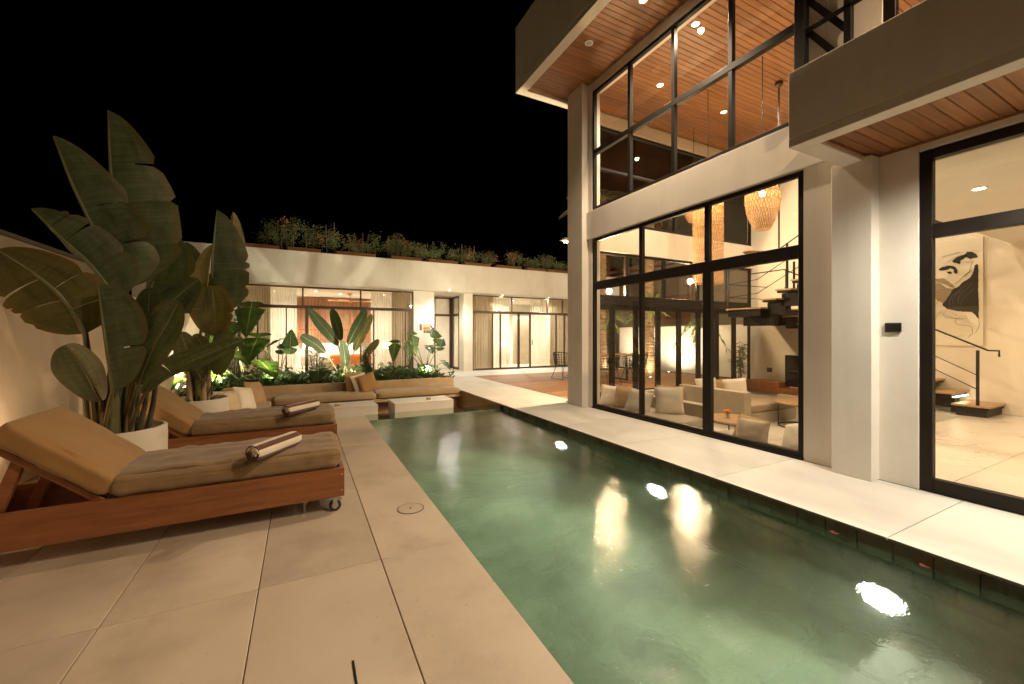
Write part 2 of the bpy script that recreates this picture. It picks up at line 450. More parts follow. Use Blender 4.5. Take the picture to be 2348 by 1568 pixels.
mat('ground_earth', (0.02, 0.018, 0.012), (0.05, 0.042, 0.028), rough=1, scale=0.6, bump=0.5, bscale=8, bdist=0.05)
mat('vase_glass', (0.5, 0.35, 0.2), rough=0.15, bump=0)
mat('flower_orange', (0.75, 0.28, 0.04), (0.85, 0.40, 0.07), rough=0.8)
mat('dead_leaf', (0.09, 0.022, 0.012), rough=0.8)
glass('pane', (0.975, 0.97, 0.95), 0.045)
glass('pool_glass', (0.86, 0.90, 0.84), 0.05)
glass('clear_glass', (0.97, 0.97, 0.96), 0.05)
sheer('sheer_white', (0.86, 0.82, 0.72), 0.72)
sheer('drape', (0.46, 0.38, 0.27), 0.985)
sheer('lamp_shade', (0.92, 0.82, 0.62), 0.98)
sheer('rattan_liner', (0.85, 0.60, 0.34), 0.30)
emit('bulb', (1.0, 0.90, 0.70), 60)
emit('bulb_warm', (1.0, 0.72, 0.38), 45)
emit('pool_bulb', (0.93, 1.0, 0.86), 55)
emit('strip_light', (1.0, 0.90, 0.62), 14)
leafmat('banana_leaf', (0.062, 0.088, 0.04), (0.145, 0.172, 0.085), vein=16, trans=0.24, rough=0.33, edge=(0.16, 0.11, 0.03))
leafmat('banana_leaf_old', (0.085, 0.088, 0.024), (0.175, 0.150, 0.05), vein=16, trans=0.25, edge=(0.30, 0.13, 0.03))
leafmat('banana_leaf_pale', (0.22, 0.20, 0.09), (0.36, 0.31, 0.15), vein=16, trans=0.35)
leafmat('alocasia_leaf', (0.045, 0.075, 0.022), (0.095, 0.135, 0.048), vein=9, trans=0.32, rough=0.35)
leafmat('strelitzia_leaf', (0.035, 0.052, 0.022), (0.075, 0.095, 0.045), vein=14, trans=0.22)
leafmat('palm_leaf', (0.045, 0.072, 0.026), (0.10, 0.135, 0.055), vein=3, trans=0.25)
leafmat('cover_leaf', (0.06, 0.105, 0.03), (0.135, 0.20, 0.07), vein=3, trans=0.3)
leafmat('fern_leaf', (0.14, 0.19, 0.07), (0.27, 0.32, 0.14), vein=5, trans=0.3, rough=0.6)
leafmat('date_leaf', (0.08, 0.09, 0.035), (0.17, 0.165, 0.07), vein=3, trans=0.25)

# water: refracting surface with small ripples over a faintly turbid green body
m, nt, b, out = nodes('water')
nt.nodes.remove(b)
co = coords(nt, (1, 1, 1), rand=False)
w1 = nn(nt, 'ShaderNodeTexNoise', Scale=5.0, Detail=4, Roughness=0.55, Distortion=0.6)
nt.links.new(co, w1.inputs['Vector'])
w2 = nn(nt, 'ShaderNodeTexNoise', Scale=34.0, Detail=5); nt.links.new(co, w2.inputs['Vector'])
ad = nn(nt, 'ShaderNodeMath', _operation='MULTIPLY_ADD'); ad.inputs[1].default_value = 0.42
nt.links.new(w2.outputs[0], ad.inputs[0]); nt.links.new(w1.outputs[0], ad.inputs[2])
bp = nn(nt, 'ShaderNodeBump', Strength=0.3, Distance=0.02)
nt.links.new(ad.outputs[0], bp.inputs['Height'])
gb = nn(nt, 'ShaderNodeBsdfGlass', IOR=1.33, Roughness=0.07)
nt.links.new(bp.outputs[0], gb.inputs['Normal'])
nt.links.new(gb.outputs[0], out.inputs['Surface'])
pv = nn(nt, 'ShaderNodeVolumePrincipled')
pv.inputs['Color'].default_value = (0.65, 0.75, 0.50, 1)
pv.inputs['Density'].default_value = 0.13
pv.inputs['Anisotropy'].default_value = 0.6
pv.inputs['Absorption Color'].default_value = (0.36, 0.60, 0.36, 1)
nt.links.new(pv.outputs[0], out.inputs['Volume'])

# ---------------------------------------------------------------- lamps
def spot(name, loc, watt, col, ang=120, blend=0.6, aim=(0, 0, -1), parent=None, r=0.04):
    l = bpy.data.lights.new(name, 'SPOT')
    l.energy = watt; l.color = col; l.spot_size = R(ang); l.spot_blend = blend; l.shadow_soft_size = r
    o = bpy.data.objects.new(name, l)
    C.objects.link(o)
    if parent: o.parent = parent
    o.location = Vector(loc) - org(parent)
    o.rotation_euler = Vector(aim).to_track_quat('-Z', 'Y').to_euler()
    return o
def point(name, loc, watt, col, parent=None, r=0.04):
    l = bpy.data.lights.new(name, 'POINT')
    l.energy = watt; l.color = col; l.shadow_soft_size = r
    o = bpy.data.objects.new(name, l)
    C.objects.link(o)
    if parent: o.parent = parent
    o.location = Vector(loc) - org(parent)
    return o
def glow(r, watt, col):
    """material of a bulb of radius r that itself gives the light of a lamp of that wattage"""
    return emit('glow_bulb', col, watt / (4 * math.pi ** 2 * r * r))
def downlight(loc, watt, col, label, group, ang=130, r=0.05, lit=True, blend=0.7, bulb='bulb'):
    e = empty('ceiling_downlight', loc, label, 'downlight', group)
    x, y, z = loc
    MB().lathe([(r + 0.02, 0.001), (r + 0.02, -0.008), (r, -0.010), (r, 0.0)], (x, y, z), 20).build('trim_ring', MT['ceiling_white'], e)
    MB().disc((x, y, z - 0.004), r, n=20).build('bulb', MT[bulb] if lit else MT['steel'], e)
    if lit: spot('downlight_lamp', (x, y, z - 0.03), watt, col, ang, blend, parent=e)
    return e
# ---------------------------------------------------------------- the ground, terrace, pool, pit, deck
g = MB()
B = 900
x0, x1, y0, y1 = -2.45, 14.5, -4.0, 20.5
g.add([(-B, -B, -.03), (B, -B, -.03), (B, y0, -.03), (-B, y0, -.03)], [(0, 1, 2, 3)])
g.add([(-B, y1, -.03), (B, y1, -.03), (B, B, -.03), (-B, B, -.03)], [(0, 1, 2, 3)])
g.add([(-B, y0, -.03), (x0, y0, -.03), (x0, y1, -.03), (-B, y1, -.03)], [(0, 1, 2, 3)])
g.add([(x1, y0, -.03), (B, y0, -.03), (B, y1, -.03), (x1, y1, -.03)], [(0, 1, 2, 3)])
g.build('ground', MT['ground_earth'], kind='structure')

def slab_tile(parent, xa, xb, ya, yb, m, gap=0.004, top=0.0, th=0.03):
    return boxobj('tile', (xa + gap, ya + gap, top - th), (xb - gap, yb - gap, top), m, parent, bev=0.003)

terrace = MB().box((-2.35, -3, -.35), (.93, 7.44, -.008)).build('terrace', MT['grout'], kind='structure')
xs = [-2.35, -2.175, -1.521, -.867, -.213, .439, .975]
for i in range(len(xs) - 1):
    for ya, yb in ((-3, -.25), (-.25, 2.64), (2.64, 5.53), (5.53, 7.44)):
        slab_tile(terrace, xs[i], xs[i + 1], ya, yb, MT['terrace_stone_warmlit'], 0.0022)
side = MB().box((-2.35, 7.44, -.35), (-1.42, 10.72, -.008)).build('side_terrace', MT['grout'], kind='structure')
slab_tile(side, -2.35, -1.4, 7.44, 10.72, MT['terrace_stone_warmlit'])

coping = MB().box((3.62, -3, -.35), (4.97, 7.2, -.008)).build('pool_walk', MT['grout'], kind='structure')
for k in range(8):
    ya = -2.67 + 1.33 * k
    slab_tile(coping, 3.595, 4.968, ya, min(ya + 1.33, 7.2), MT['coping_stone'], 0.0025)
walk = MB().box((3.62, 7.2, -.35), (5.17, 14.9, -.008)).box((5.17, 12.93, -.35), (12.0, 14.9, -.008)).build('courtyard_path', MT['grout'], kind='structure')
for ya, yb in ((7.2, 8.6), (8.6, 9.93), (9.93, 11.26), (11.26, 12.93), (12.93, 14.3)):
    slab_tile(walk, 3.595, 5.19, ya, yb, MT['coping_stone'], 0.0025)
slab_tile(walk, 4.6, 5.19, 14.3, 16.6, MT['coping_stone'], 0.0025)
slab_tile(walk, 3.595, 4.6, 14.3, 14.9, MT['coping_stone'], 0.0025)
slab_tile(walk, 5.19, 5.75, 14.9, 16.6, MT['coping_stone'], 0.0025)
for k in range(5):
    slab_tile(walk, 5.19 + 1.36 * k, 5.19 + 1.36 * (k + 1), 12.95, 14.9, MT['coping_stone'], 0.0025)

deck = MB().box((5.20, 7.2, -.3), (12.4, 12.93, -.04)).build('wood_deck', MT['grout'], kind='structure')
pm = boxmesh('plank', (7.19, 0.134, 0.035), MT['wood_deck'], 0.004)
for k in range(41):
    inst('plank', pm, deck, (8.80, 7.28 + 0.14 * k, -.0175))

# pool basin
basin = empty('pool_basin', (2.3, 3, -1.5), 'long rectangular pool lined with dark green stone tiles', 'pool')
basin['kind'] = 'structure'
PB = MT['pool_tile']
MB().box((.77, -2.2, -1.7), (3.8, 7.6, -1.5)).build('pool_floor', MT['pool_floor'], basin)
boxobj('pool_wall', (.77, -2.0, -1.5), (.93, 7.44, -.36), PB, basin)
boxobj('pool_wall', (.93, -2.0, -1.5), (.97, 7.44, -.03), MT['pool_floor'], basin)
boxobj('pool_wall', (3.61, -2.0, -1.5), (3.8, 7.44, -.35), PB, basin)
boxobj('pool_wall', (.77, -2.2, -1.5), (3.8, -2.0, -.03), PB, basin)
boxobj('pool_wall', (.97, 7.44, -1.5), (3.62, 7.54, -.108), PB, basin)
boxobj('pool_step', (.97, -2.0, -1.5), (3.605, 1.25, -1.14), MT['grout'], basin)
tm = boxmesh('tile', (0.02, 0.1985, 0.235), MT['waterline_tile_lit'], 0.003)
for k in range(46):
    inst('tile', tm, basin, (3.606, -1.85 + 0.2025 * k, -.1355))
tm = boxmesh('tile', (0.02, 0.1985, 0.28), PB, 0.003)
for r in range(4):
    for k in range(46):
        inst('tile', tm, basin, (3.612, -1.85 + 0.2025 * k + (0.1 if r % 2 == 0 else 0), -.397 - 0.284 * r))
tm = boxmesh('tile', (0.392, 0.192, 0.03), MT['step_tile'], 0.003)
for i in range(6):
    for k in range(10):
        inst('tile', tm, basin, (1.185 + 0.402 * i + (0.1 if k % 2 else 0), 1.145 - 0.2025 * k, -1.126))
# water body: its sides and bottom lie inside the basin walls
MB().box((.95, -2.05, -1.6), (3.64, 7.45, -.100)).build('pool_water', MT['water'], kind='structure')
for (px, py, rz, nm) in ((3.57, 1.62, .4, 'nearer'), (3.575, 1.12, -.3, 'rightmost')):
    o = MB()
    L, wd = .07, .03
    o.add([(px + math.cos(rz) * L * (t - .5) - math.sin(rz) * wd * s * math.sin(math.pi * t), py + math.sin(rz) * L * (t - .5) + math.cos(rz) * wd * s * math.sin(math.pi * t), -.094 + .008 * abs(s))
           for t in (0.02, .25, .5, .75, .98) for s in (-1, 0, 1)],
          [(i * 3 + j, i * 3 + j + 1, i * 3 + j + 4, i * 3 + j + 3) for i in range(4) for j in range(2)])
    fl = o.build('fallen_leaf', MT['dead_leaf'])
    tag(fl, 'small red leaf afloat by the pool wall, %s of two' % ('the farther' if nm == 'nearer' else 'the nearer, rightmost'), 'leaf', 'leaves floating in the pool')
gp = MB().box((.97, 7.447, -.106), (3.605, 7.462, .010), 0.002).build('glass_barrier', MT['pool_glass'])
tag(gp, 'clear glass edge of the pool in front of the sunken seating', 'glass barrier')
def pool_light(Y, label):
    e = empty('pool_light', (3.60, Y, -.84), label, 'pool light', 'underwater lights along the house side of the pool')
    Mx = Matrix.Rotation(R(-90), 4, 'Y')
    MB().lathe([(.135, 0), (.135, .02), (.112, .028), (.112, .0)], (3.601, Y, -.84), 24, M=Mx).build('housing_ring', MT['steel'], e)
    MB().disc((3.585, Y, -.84), .11, nrm=(-1, 0, 0), n=24).build('lens', MT['pool_bulb'], e)
    spot('pool_lamp', (3.555, Y, -.84), 150, (0.97, 1.0, 0.82), 122, 0.6, aim=(-1, 0, -.10), parent=e, r=.05)
pool_light(5.29, 'underwater pool light farthest away, level with the tall window corner')
pool_light(3.365, 'underwater pool light in the middle, with a bright sparkle on the water')
pool_light(1.341, 'underwater pool light nearest the camera, largest and brightest glow')

lid = empty('drain_cover', (.779, 3.30, 0), 'round stone access cover set in the terrace beside the pool', 'cover')
MB().lathe([(.106, .0005), (.106, .0032), (.0985, .0032), (.0985, .0005)], (.779, 3.30, 0), 40).build('rim', MT['grout'], lid)
MB().lathe([(.0, .0045), (.0975, .0045), (.0975, .0)], (.779, 3.30, 0), 40).build('lid', MT['terrace_stone_warmlit'], lid)
MB().lathe([(.0, .0062), (.010, .0062), (.010, .004)], (.779, 3.30, 0), 12).build('lift_hole', MT['grout'], lid)
sl = MB().box((.190, 1.55, .0005), (.199, 1.87, .0035)).build('slot_drain', MT['black_steel'])
tag(sl, 'thin dark slot in the terrace at the bottom edge of the picture', 'drain')

# sunken seating pit
pit = empty('seating_pit', (1.3, 9, -.47), 'sunken seating pit at the far end of the pool', 'pit')
pit['kind'] = 'structure'
boxobj('pit_floor', (-1.4, 7.54, -.7), (3.62, 10.6, -.505), MT['grout'], pit)
pm = boxmesh('plank', (5.0, 0.146, 0.03), MT['wood_deck'], 0.004)
for k in range(20):
    inst('plank', pm, pit, (1.11, 7.63 + 0.152 * k, -.488))
boxobj('pit_wall', (3.605, 7.54, -.5), (3.8, 10.6, -.036), MT['bench_concrete'], pit)
boxobj('pit_wall', (-1.6, 7.44, -.5), (-1.405, 10.6, -.036), MT['bench_concrete'], pit)
boxobj('pit_wall', (-1.4, 7.445, -.5), (.93, 7.535, -.036), MT['bench_concrete'], pit)

bed = MB()
nx, ny = 40, 26
vs = []
for j in range(ny + 1):
    for i in range(nx + 1):
        x = -2.35 + 5.95 * i / nx; y = 10.72 + 3.7 * j / ny
        vs.append((x, y, .10 + .05 * mnoise.noise(Vector((x * 1.4, y * 1.4, 0)))))
bed.add(vs, [(j * (nx + 1) + i, j * (nx + 1) + i + 1, (j + 1) * (nx + 1) + i + 1, (j + 1) * (nx + 1) + i) for j in range(ny) for i in range(nx)], smooth=True)
bed.build('planting_bed', MT['soil'], kind='structure')
# ---------------------------------------------------------------- main villa
villa = empty('villa', (4.97, 2, 0), 'two-storey white villa with tall dark-framed windows beside the pool', 'house')
PL, PI_ = MT['plaster'], MT['plaster_inside']
FM = MT['frame_metal']
XW = 4.97
def wallp(a, b, m=PL, name='wall'):
    return boxobj(name, a, b, m, villa, bev=.004)
wallp((XW, 6.285, 0), (5.17, 7.05, 3.25))
wallp((XW, 6.285, 3.78), (5.17, 7.05, 6.26))
wallp((4.925, 2.33, 3.25), (5.17, 6.62, 3.78), name='beam')
wallp((XW, 6.62, 3.25), (5.17, 7.05, 3.78))
wallp((XW, 1.60, 0), (5.17, 2.556, 3.25))
wallp((XW, 2.332, 3.782), (5.17, 2.556, 6.088))
wallp((XW, 1.86, 3.422), (5.17, 2.33, 6.088))
wallp((XW, -4, 6.09), (5.17, 6.283, 6.255), name='beam')
wallp((XW, -4, 3.06), (5.17, 1.598, 3.42))
wallp((XW, 1.60, 3.252), (5.17, 2.328, 3.42))
wallp((XW, -4, 0), (5.17, -1.6, 3.06))
boxobj('column', (4.82, 6.40, 0), (5.02, 6.88, 6.30), PL, villa, bev=.005)
boxobj('column', (4.82, 1.884, 0), (5.02, 2.218, 3.12), PL, villa, bev=.005)
# far wall (facing the deck): posts at both ends, beams; right wall; near wall
wallp((5.17, 6.93, 3.22), (11.0, 7.08, 3.83), PI_, 'beam')
wallp((5.17, 6.93, 5.93), (11.0, 7.08, 6.2), PI_, 'beam')
wallp((11.0, -4, 0), (11.2, 7.08, 6.26), PI_)
wallp((5.17, -4.1, 0), (11.0, -3.9, 6.2), PI_)
# interior floor around the sunken lounge
fl = empty('villa_floor', (8, 2, 0), 'pale tiled floor inside the villa', 'floor'); fl['kind'] = 'structure'
boxobj('floor_slab', (5.17, -3.9, -.3), (11.0, 2.7, -.012), MT['grout'], fl)
for i in range(5):
    for j in range(5):
        boxobj('tile', (5.172 + 1.166 * i, -3.13 + 1.166 * j, -.03), (5.172 + 1.166 * i + 1.162, -3.13 + 1.166 * j + 1.162, 0), MT['floor_tile'], fl, bev=.002)
boxobj('floor_slab', (5.0, 2.702, -.6), (5.36, 7.05, 0.0), MT['floor_tile'], fl)
boxobj('floor_slab', (5.362, 6.62, -.6), (11.0, 7.05, -.001), MT['floor_tile'], fl)
boxobj('floor_slab', (10.1, 2.702, -.6), (11.0, 6.618, -.002), MT['floor_tile'], fl)
boxobj('pit_floor', (5.362, 2.69, -.6), (10.098, 6.618, -.45), MT['floor_tile'], fl)
boxobj('door_sill', (5.0, -1.6, -.3), (5.168, 1.6, -.002), MT['floor_tile'], fl)
# mezzanine slab and wood ceilings
boxobj('mezzanine_slab', (5.17, -3.9, 3.0), (11.0, 2.35, 3.38), MT['ceiling_white'], villa, bev=.004)
ceil = boxobj('ceiling', (5.171, -3.9, 6.235), (10.999, 6.93, 6.27), MT['grout'], villa)
pm = boxmesh('plank', (5.826, 0.093, 0.03), MT['wood_soffit'], 0.006)
for k in range(72):
    inst('plank', pm, ceil, (8.085, 6.87 - 0.0975 * k, 6.22))
# roof with overhang
roof = MB().box((3.77, -4.2, 6.30), (11.6, 7.17, 7.50), 0.006).build('roof', PL, villa)
boxobj('rim', (3.771, -4.2, 6.20), (3.945, 7.169, 6.299), PL, roof, bev=.004)
boxobj('rim', (3.947, 7.0, 6.20), (11.6, 7.168, 6.299), PL, roof, bev=.004)
pm = boxmesh('plank', (1.02, 0.093, 0.03), MT['wood_soffit'], 0.006)
for k in range(72):
    inst('plank', pm, roof, (4.457, 6.95 - 0.0975 * k, 6.283))
MB().tube([(3.95, 6.985, 6.268), (4.82, 6.985, 6.268)], .012, 6).build('trim_bead', MT['wood_soffit'], roof)
# balcony
bal = MB().box((4.04, -4, 3.16), (4.966, 1.99, 3.30), 0.004).build('balcony', PL, villa)
boxobj('parapet', (3.90, -4, 3.16), (4.03, 2.13, 3.76), PL, bal, bev=.010, seg=3)
boxobj('parapet', (4.0305, 2.0, 3.162), (4.966, 2.128, 3.76), PL, bal, bev=.010, seg=3)
boxobj('rim', (3.901, -4, 3.085), (4.05, 2.129, 3.159), PL, bal, bev=.003)
boxobj('rim', (4.052, 1.95, 3.085), (4.968, 2.128, 3.159), PL, bal, bev=.003)
pm = boxmesh('plank', (0.914, 0.089, 0.02), MT['wood_soffit'], 0.006)
for k in range(60):
    inst('plank', pm, bal, (4.51, 1.895 - 0.0925 * k, 3.148))
MB().box((4.952, -4, 3.118), (4.966, 1.88, 3.138)).box((4.055, 1.925, 3.112), (4.80, 1.948, 3.138)).build('trim_bead', MT['wood_soffit'], bal)

def bars(parent, segs, m=None, name='frame'):
    mb = MB()
    for a, b in segs: mb.box(a, b, .004)
    return mb.build(name, m or FM, parent)
def window(name_parent, label=None):
    pass
# lower window: three bays, transom at 2.27-2.42
def glazing(parent, axis, pos, ys, zs, bays, trans, fw=.055, dep=.07, m=None, skip=()):
    """a window as one part: frame, mullions, transoms and panes are its pieces"""
    (a, b), (z0, z1) = ys, zs
    def bx(p0, p1, q0, q1, d=dep, off=0.0):
        if axis == 'X': return ((pos + off, p0, q0), (pos + off + d, p1, q1))
        return ((p0, pos + off, q0), (p1, pos + off + d, q1))
    w = MB()
    for (p0, p1, q0, q1) in ((a, a + fw, z0, z1), (b - fw, b, z0, z1), (a + fw, b - fw, z1 - fw, z1), (a + fw, b - fw, z0, z0 + fw * 1.4)):
        w.box(*bx(p0, p1, q0, q1), .004)
    w = w.build('window', m or FM, parent)
    for (t0, t1) in trans:
        boxobj('transom', *bx(a + fw, b - fw, t0, t1, dep + .01, -.004), m or FM, w, bev=.004)
    lev = [z0 + fw * 1.4] + [k for t in trans for k in t] + [z1 - fw]
    for i in range(0, len(lev), 2):
        cuts = bays[min(i // 2, len(bays) - 1)]
        edges = [a + fw] + [k for c, wd in cuts for k in (c - wd / 2, c + wd / 2)] + [b - fw]
        for c, wd in cuts:
            boxobj('mullion', *bx(c - wd / 2, c + wd / 2, lev[i] + .001, lev[i + 1] - .001), m or FM, w, bev=.004)
        for j in range(0, len(edges), 2):
            if (i // 2, j // 2) in skip: continue
            if axis == 'X': A, Bq = (pos + dep * .5, edges[j], lev[i]), (pos + dep * .5 + .006, edges[j + 1], lev[i + 1])
            else: A, Bq = (edges[j], pos + dep * .5, lev[i]), (edges[j + 1], pos + dep * .5 + .006, lev[i + 1])
            boxobj('pane', A, Bq, MT['pane'], w)
    return w
glazing(villa, 'X', XW + .01, (2.562, 6.28), (.005, 3.245), [[(3.79, .13), (5.03, .07)], [(3.79, .07), (5.03, .07)]], [(2.27, 2.42)], fw=.055)
boxobj('sill', (4.955, 2.562, .001), (5.16, 6.28, .028), MT['frame_metal'], villa)
glazing(villa, 'X', XW + .01, (2.562, 6.28), (3.785, 6.085), [[(3.44, .06), (4.37, .06), (5.30, .06)], [(3.44, .06), (4.37, .06), (5.30, .06)]], [(4.86, 4.95)], fw=.05)
# garden door at the right
glazing(villa, 'X', XW + .01, (-1.595, 1.597), (.003, 3.055), [[(0.35, .09)], [(0.35, .06)]], [(2.265, 2.385)], fw=.085)
# upper balcony doors and steel cross brace
glazing(villa, 'X', XW + .01, (-1.6, 1.855), (3.425, 6.085), [[(1.25, .10), (.55, .07)], [(1.25, .10), (.55, .07)]], [(5.2, 5.27)], fw=.09)
br = MB()
xb = 4.90
br.box((xb - .05, 2.49, 3.80), (xb + .05, 2.59, 6.08), .003)
br.box((xb - .03, 2.07, 3.43), (xb + .03, 2.135, 6.08), .003)
br.box((xb - .03, 1.86, 4.69), (xb + .0, 2.49, 4.73), .002)
for z in (4.10, 4.73, 5.07, 5.7):
    ya, za, yb2, zb = 2.49, z, 2.135, z - .55
    d = Vector((0, yb2 - ya, zb - za)); L = d.length
    Mx = Matrix.Translation((xb + .015, (ya + yb2) / 2, (za + zb) / 2)) @ Matrix.Rotation(math.atan2(d.z, d.y), 4, 'X')
    br.box((-.012, -L / 2, -.03), (.012, L / 2, .03), 0, M=Mx)
br.build('cross_brace', MT['black_steel'], villa)

# far wall glazing: folding doors below, transoms, upper glass
BW = [6.09 + .70 * k for k in range(7)]
fd = empty('folding_door', (8.1, 7.0, 0), 'row of dark-framed folding glass doors opening to the wooden deck', 'door')
hd = MB().box((5.30, 6.96, 2.06), (10.98, 7.05, 2.20), .004).box((5.30, 6.955, .0), (10.98, 7.055, .04), .003).build('head_rail', FM, fd)
edges = [5.40] + BW + [10.98]
for i in range(len(edges) - 1):
    a, b = edges[i] + .004, edges[i + 1] - .004
    w = MB().box((a, 6.98, .045), (a + .07, 7.03, 2.055), .004).box((b - .07, 6.98, .045), (b, 7.03, 2.055), .004)
    w.box((a + .07, 6.98, .045), (b - .07, 7.03, .16), .004).box((a + .07, 6.98, 1.96), (b - .07, 7.03, 2.055), .004)
    w = w.build('door_leaf', FM, fd)
    boxobj('pane', (a + .07, 7.002, .16), (b - .07, 7.008, 1.96), MT['pane'], w)
    if i in (3, 4):
        hx = b - .035 if i == 3 else a + .035
        for sgn in (-1,):
            MB().tube([(hx, 6.98, .92), (hx, 6.93, .92), (hx, 6.925, 1.0), (hx, 6.93, 1.12), (hx, 6.98, 1.12)], .010, 8).build('handle', MT['black_steel'], w)
glazing(villa, 'Y', 6.965, (5.30, 10.98), (2.205, 3.215), [[(6.50, .09), (7.67, .09), (8.85, .09), (10.0, .09)]], [], fw=.05)
glazing(villa, 'Y', 6.965, (5.175, 10.99), (3.835, 5.925), [[(6.60, .08), (8.05, .08), (9.5, .08)], [(6.60, .08), (8.05, .08), (9.5, .08)]], [(4.98, 5.03)], fw=.05)  # thin transom is added in place of a reflected line in the glass
boxobj('corner_post', (5.172, 6.94, .003), (5.298, 7.06, 3.215), FM, villa)

# doorbell / switch plates
e = empty('switch_plate', (4.965, 1.776, 1.47), 'black square switch plate on the white wall beside the right-hand door', 'switch')
MB().box((4.948, 1.715, 1.425), (4.968, 1.837, 1.515), .006).build('plate', MT['black_plastic'], e)
MB().box((4.944, 1.73, 1.44), (4.949, 1.774, 1.50), .002).build('button', MT['black_plastic'], e)
MB().box((4.944, 1.778, 1.44), (4.949, 1.822, 1.50), .002).build('button', MT['black_plastic'], e)
e = empty('wall_socket', (10.99, 6.47, .48), 'small black socket plate low on the lounge wall beneath the stairs', 'socket')
MB().box((10.982, 6.40, .42), (10.998, 6.54, .54), .006).build('plate', MT['black_plastic'], e)
MB().box((10.978, 6.43, .45), (10.983, 6.51, .51), .002).build('outlet', MT['black_plastic'], e)

# ---- villa lamps
downlight((4.40, 4.39, 6.262), 930, (1.0, 0.77, 0.53), 'bright round downlight in the wood soffit of the high roof overhang', 'soffit downlights', ang=118, blend=1.0)
downlight((4.25, 5.45, 6.262), 0, WARM, 'unlit round downlight in the wood soffit of the high roof overhang', 'soffit downlights', lit=False)
downlight((4.06, -1.3, 6.262), 1250, WARM, 'downlight in the high wood soffit above the balcony, out of the picture top', 'soffit downlights', ang=165)
for k, y in enumerate((0.55, -1.2)):
    downlight((4.17, y, 3.132), 310, CREAM, 'downlight under the balcony, %s' % ('the one just beyond the right picture edge' if k == 0 else 'the one farther behind'), 'balcony downlights', ang=160)
for (x, y), t in (((5.40, 4.30), 'lounge ceiling downlight just inside the top panes of the tall window'),
                  ((6.114, 5.661), 'lounge ceiling downlight behind the second column of upper panes'),
                  ((8.075, 5.72), 'lounge ceiling downlight deepest in the room, seen low in the upper panes'),
                  ((8.1, 3.2), 'lounge ceiling downlight over the stair side of the room'),
                  ((10.0, 4.6), 'lounge ceiling downlight near the back wall above the stairs')):
    downlight((x, y, 6.203), 270, SOFTW, t, 'lounge ceiling downlights', ang=165)
downlight((6.55, 1.62, 2.998), 100, SOFTW, 'round downlight in the low white ceiling behind the right-hand door', 'hall downlights', ang=165)
downlight((9.2, 1.2, 2.998), 120, WARM, 'round downlight deep in the hall ceiling near the stair foot', 'hall downlights', ang=165)
downlight((7.6, -.8, 2.998), 110, WARM, 'round downlight in the hall ceiling out of the right picture edge', 'hall downlights', ang=165)
GLOBE = glow(.06, 340, (1, .74, .45))
def globe_light(x, z, label, w):
    e = empty('wall_light', (x, 7.06, z), label, 'wall light', 'globe lights above the folding doors')
    MB().box((x - .03, 7.051, 2.10), (x + .03, 7.066, 2.18), .003).tube([(x, 7.06, 2.14), (x, 7.16, 2.15), (x, 7.16, z - .03)], .008, 6).build('arm', MT['black_steel'], e)
    MB().lathe([(0, .06), (.03, .052), (.053, .027), (.06, 0), (.053, -.027), (.03, -.052), (0, -.06)], (x, 7.16, z), 14).build('bulb', GLOBE, e)
for u, v, t in ((1368, 668, 'leftmost of the three bright globe lights above the folding doors'), (1396, 668, 'middle of the three bright globe lights above the folding doors'), (1582, 645, 'rightmost of the three bright globe lights above the folding doors')):
    p = at(u, v, Y=7.16)
    globe_light(p.x, p.z, t, 800)
# ---------------------------------------------------------------- soft furnishings helpers
def softbox(a, b, r=.04, bulge=.015, seed=0, n=14, wr=.004, M=None, pucker=0.0):
    """upholstered box: rounded edges, slightly swollen faces, creased"""
    a, b = Vector(a), Vector(b)
    c, h = (a + b) / 2, (b - a) / 2
    h = Vector([abs(k) for k in h])
    r = min(r, min(h) * .98)
    vs, fs, key = [], [], {}
    def put(p):
        k = tuple(round(q, 5) for q in p)
        if k not in key:
            key[k] = len(vs)
            inner = Vector([max(-(h[i] - r), min(h[i] - r, p[i] * h[i])) for i in range(3)])
            d = Vector([p[i] * h[i] for i in range(3)]) - inner
            q = inner + (d.normalized() * r if d.length > 1e-9 else Vector((0, 0, 0)))
            mx = max(range(3), key=lambda i: abs(p[i]))
            o = [i for i in range(3) if i != mx]
            f = (1 - p[o[0]] ** 2) * (1 - p[o[1]] ** 2)
            q[mx] += math.copysign(bulge * f ** .5 if f > 0 else 0, p[mx])
            w = q + c
            nz = mnoise.noise(Vector((w.x * 5 + seed, w.y * 9, w.z * 9))) + .6 * mnoise.noise(Vector((w.x * 17 + seed, w.y * 6, w.z * 17)))
            q[mx] += nz * wr * 2
            if pucker and p[1] < -.5 and p[2] < .9:
                q.y -= pucker * abs(mnoise.noise(Vector((w.x * 22 + seed, w.z * 4, 1.5)))) * (1.3 if p[2] < .2 else .5) * (.35 + .65 * max(0, min(1, (.2 - w.x) * 1.2)))
            if pucker and p[2] > .5:
                q.z += pucker * 1.1 * mnoise.noise(Vector((w.x * 11 + seed + w.y * 3, w.y * 3.2, 7))) * max(0, 1 - abs(w.x + .75) / .45)
            vs.append((M @ q if M is not None else q + c))
        return key[k]
    for ax in range(3):
        for sg in (-1, 1):
            o = [i for i in range(3) if i != ax]
            t = [math.sin(math.pi / 2 * (2 * i / n - 1)) * .35 + .65 * (2 * i / n - 1) for i in range(n + 1)]
            for i in range(n):
                for j in range(n):
                    q = []
                    for (u, v) in ((t[i], t[j]), (t[i + 1], t[j]), (t[i + 1], t[j + 1]), (t[i], t[j + 1])):
                        p = [0, 0, 0]; p[ax] = sg; p[o[0]] = u; p[o[1]] = v
                        q.append(put(p))
                    flip = (sg > 0) != (ax == 1)
                    fs.append(q if flip else q[::-1])
    return MB().add(vs, fs, smooth=True)
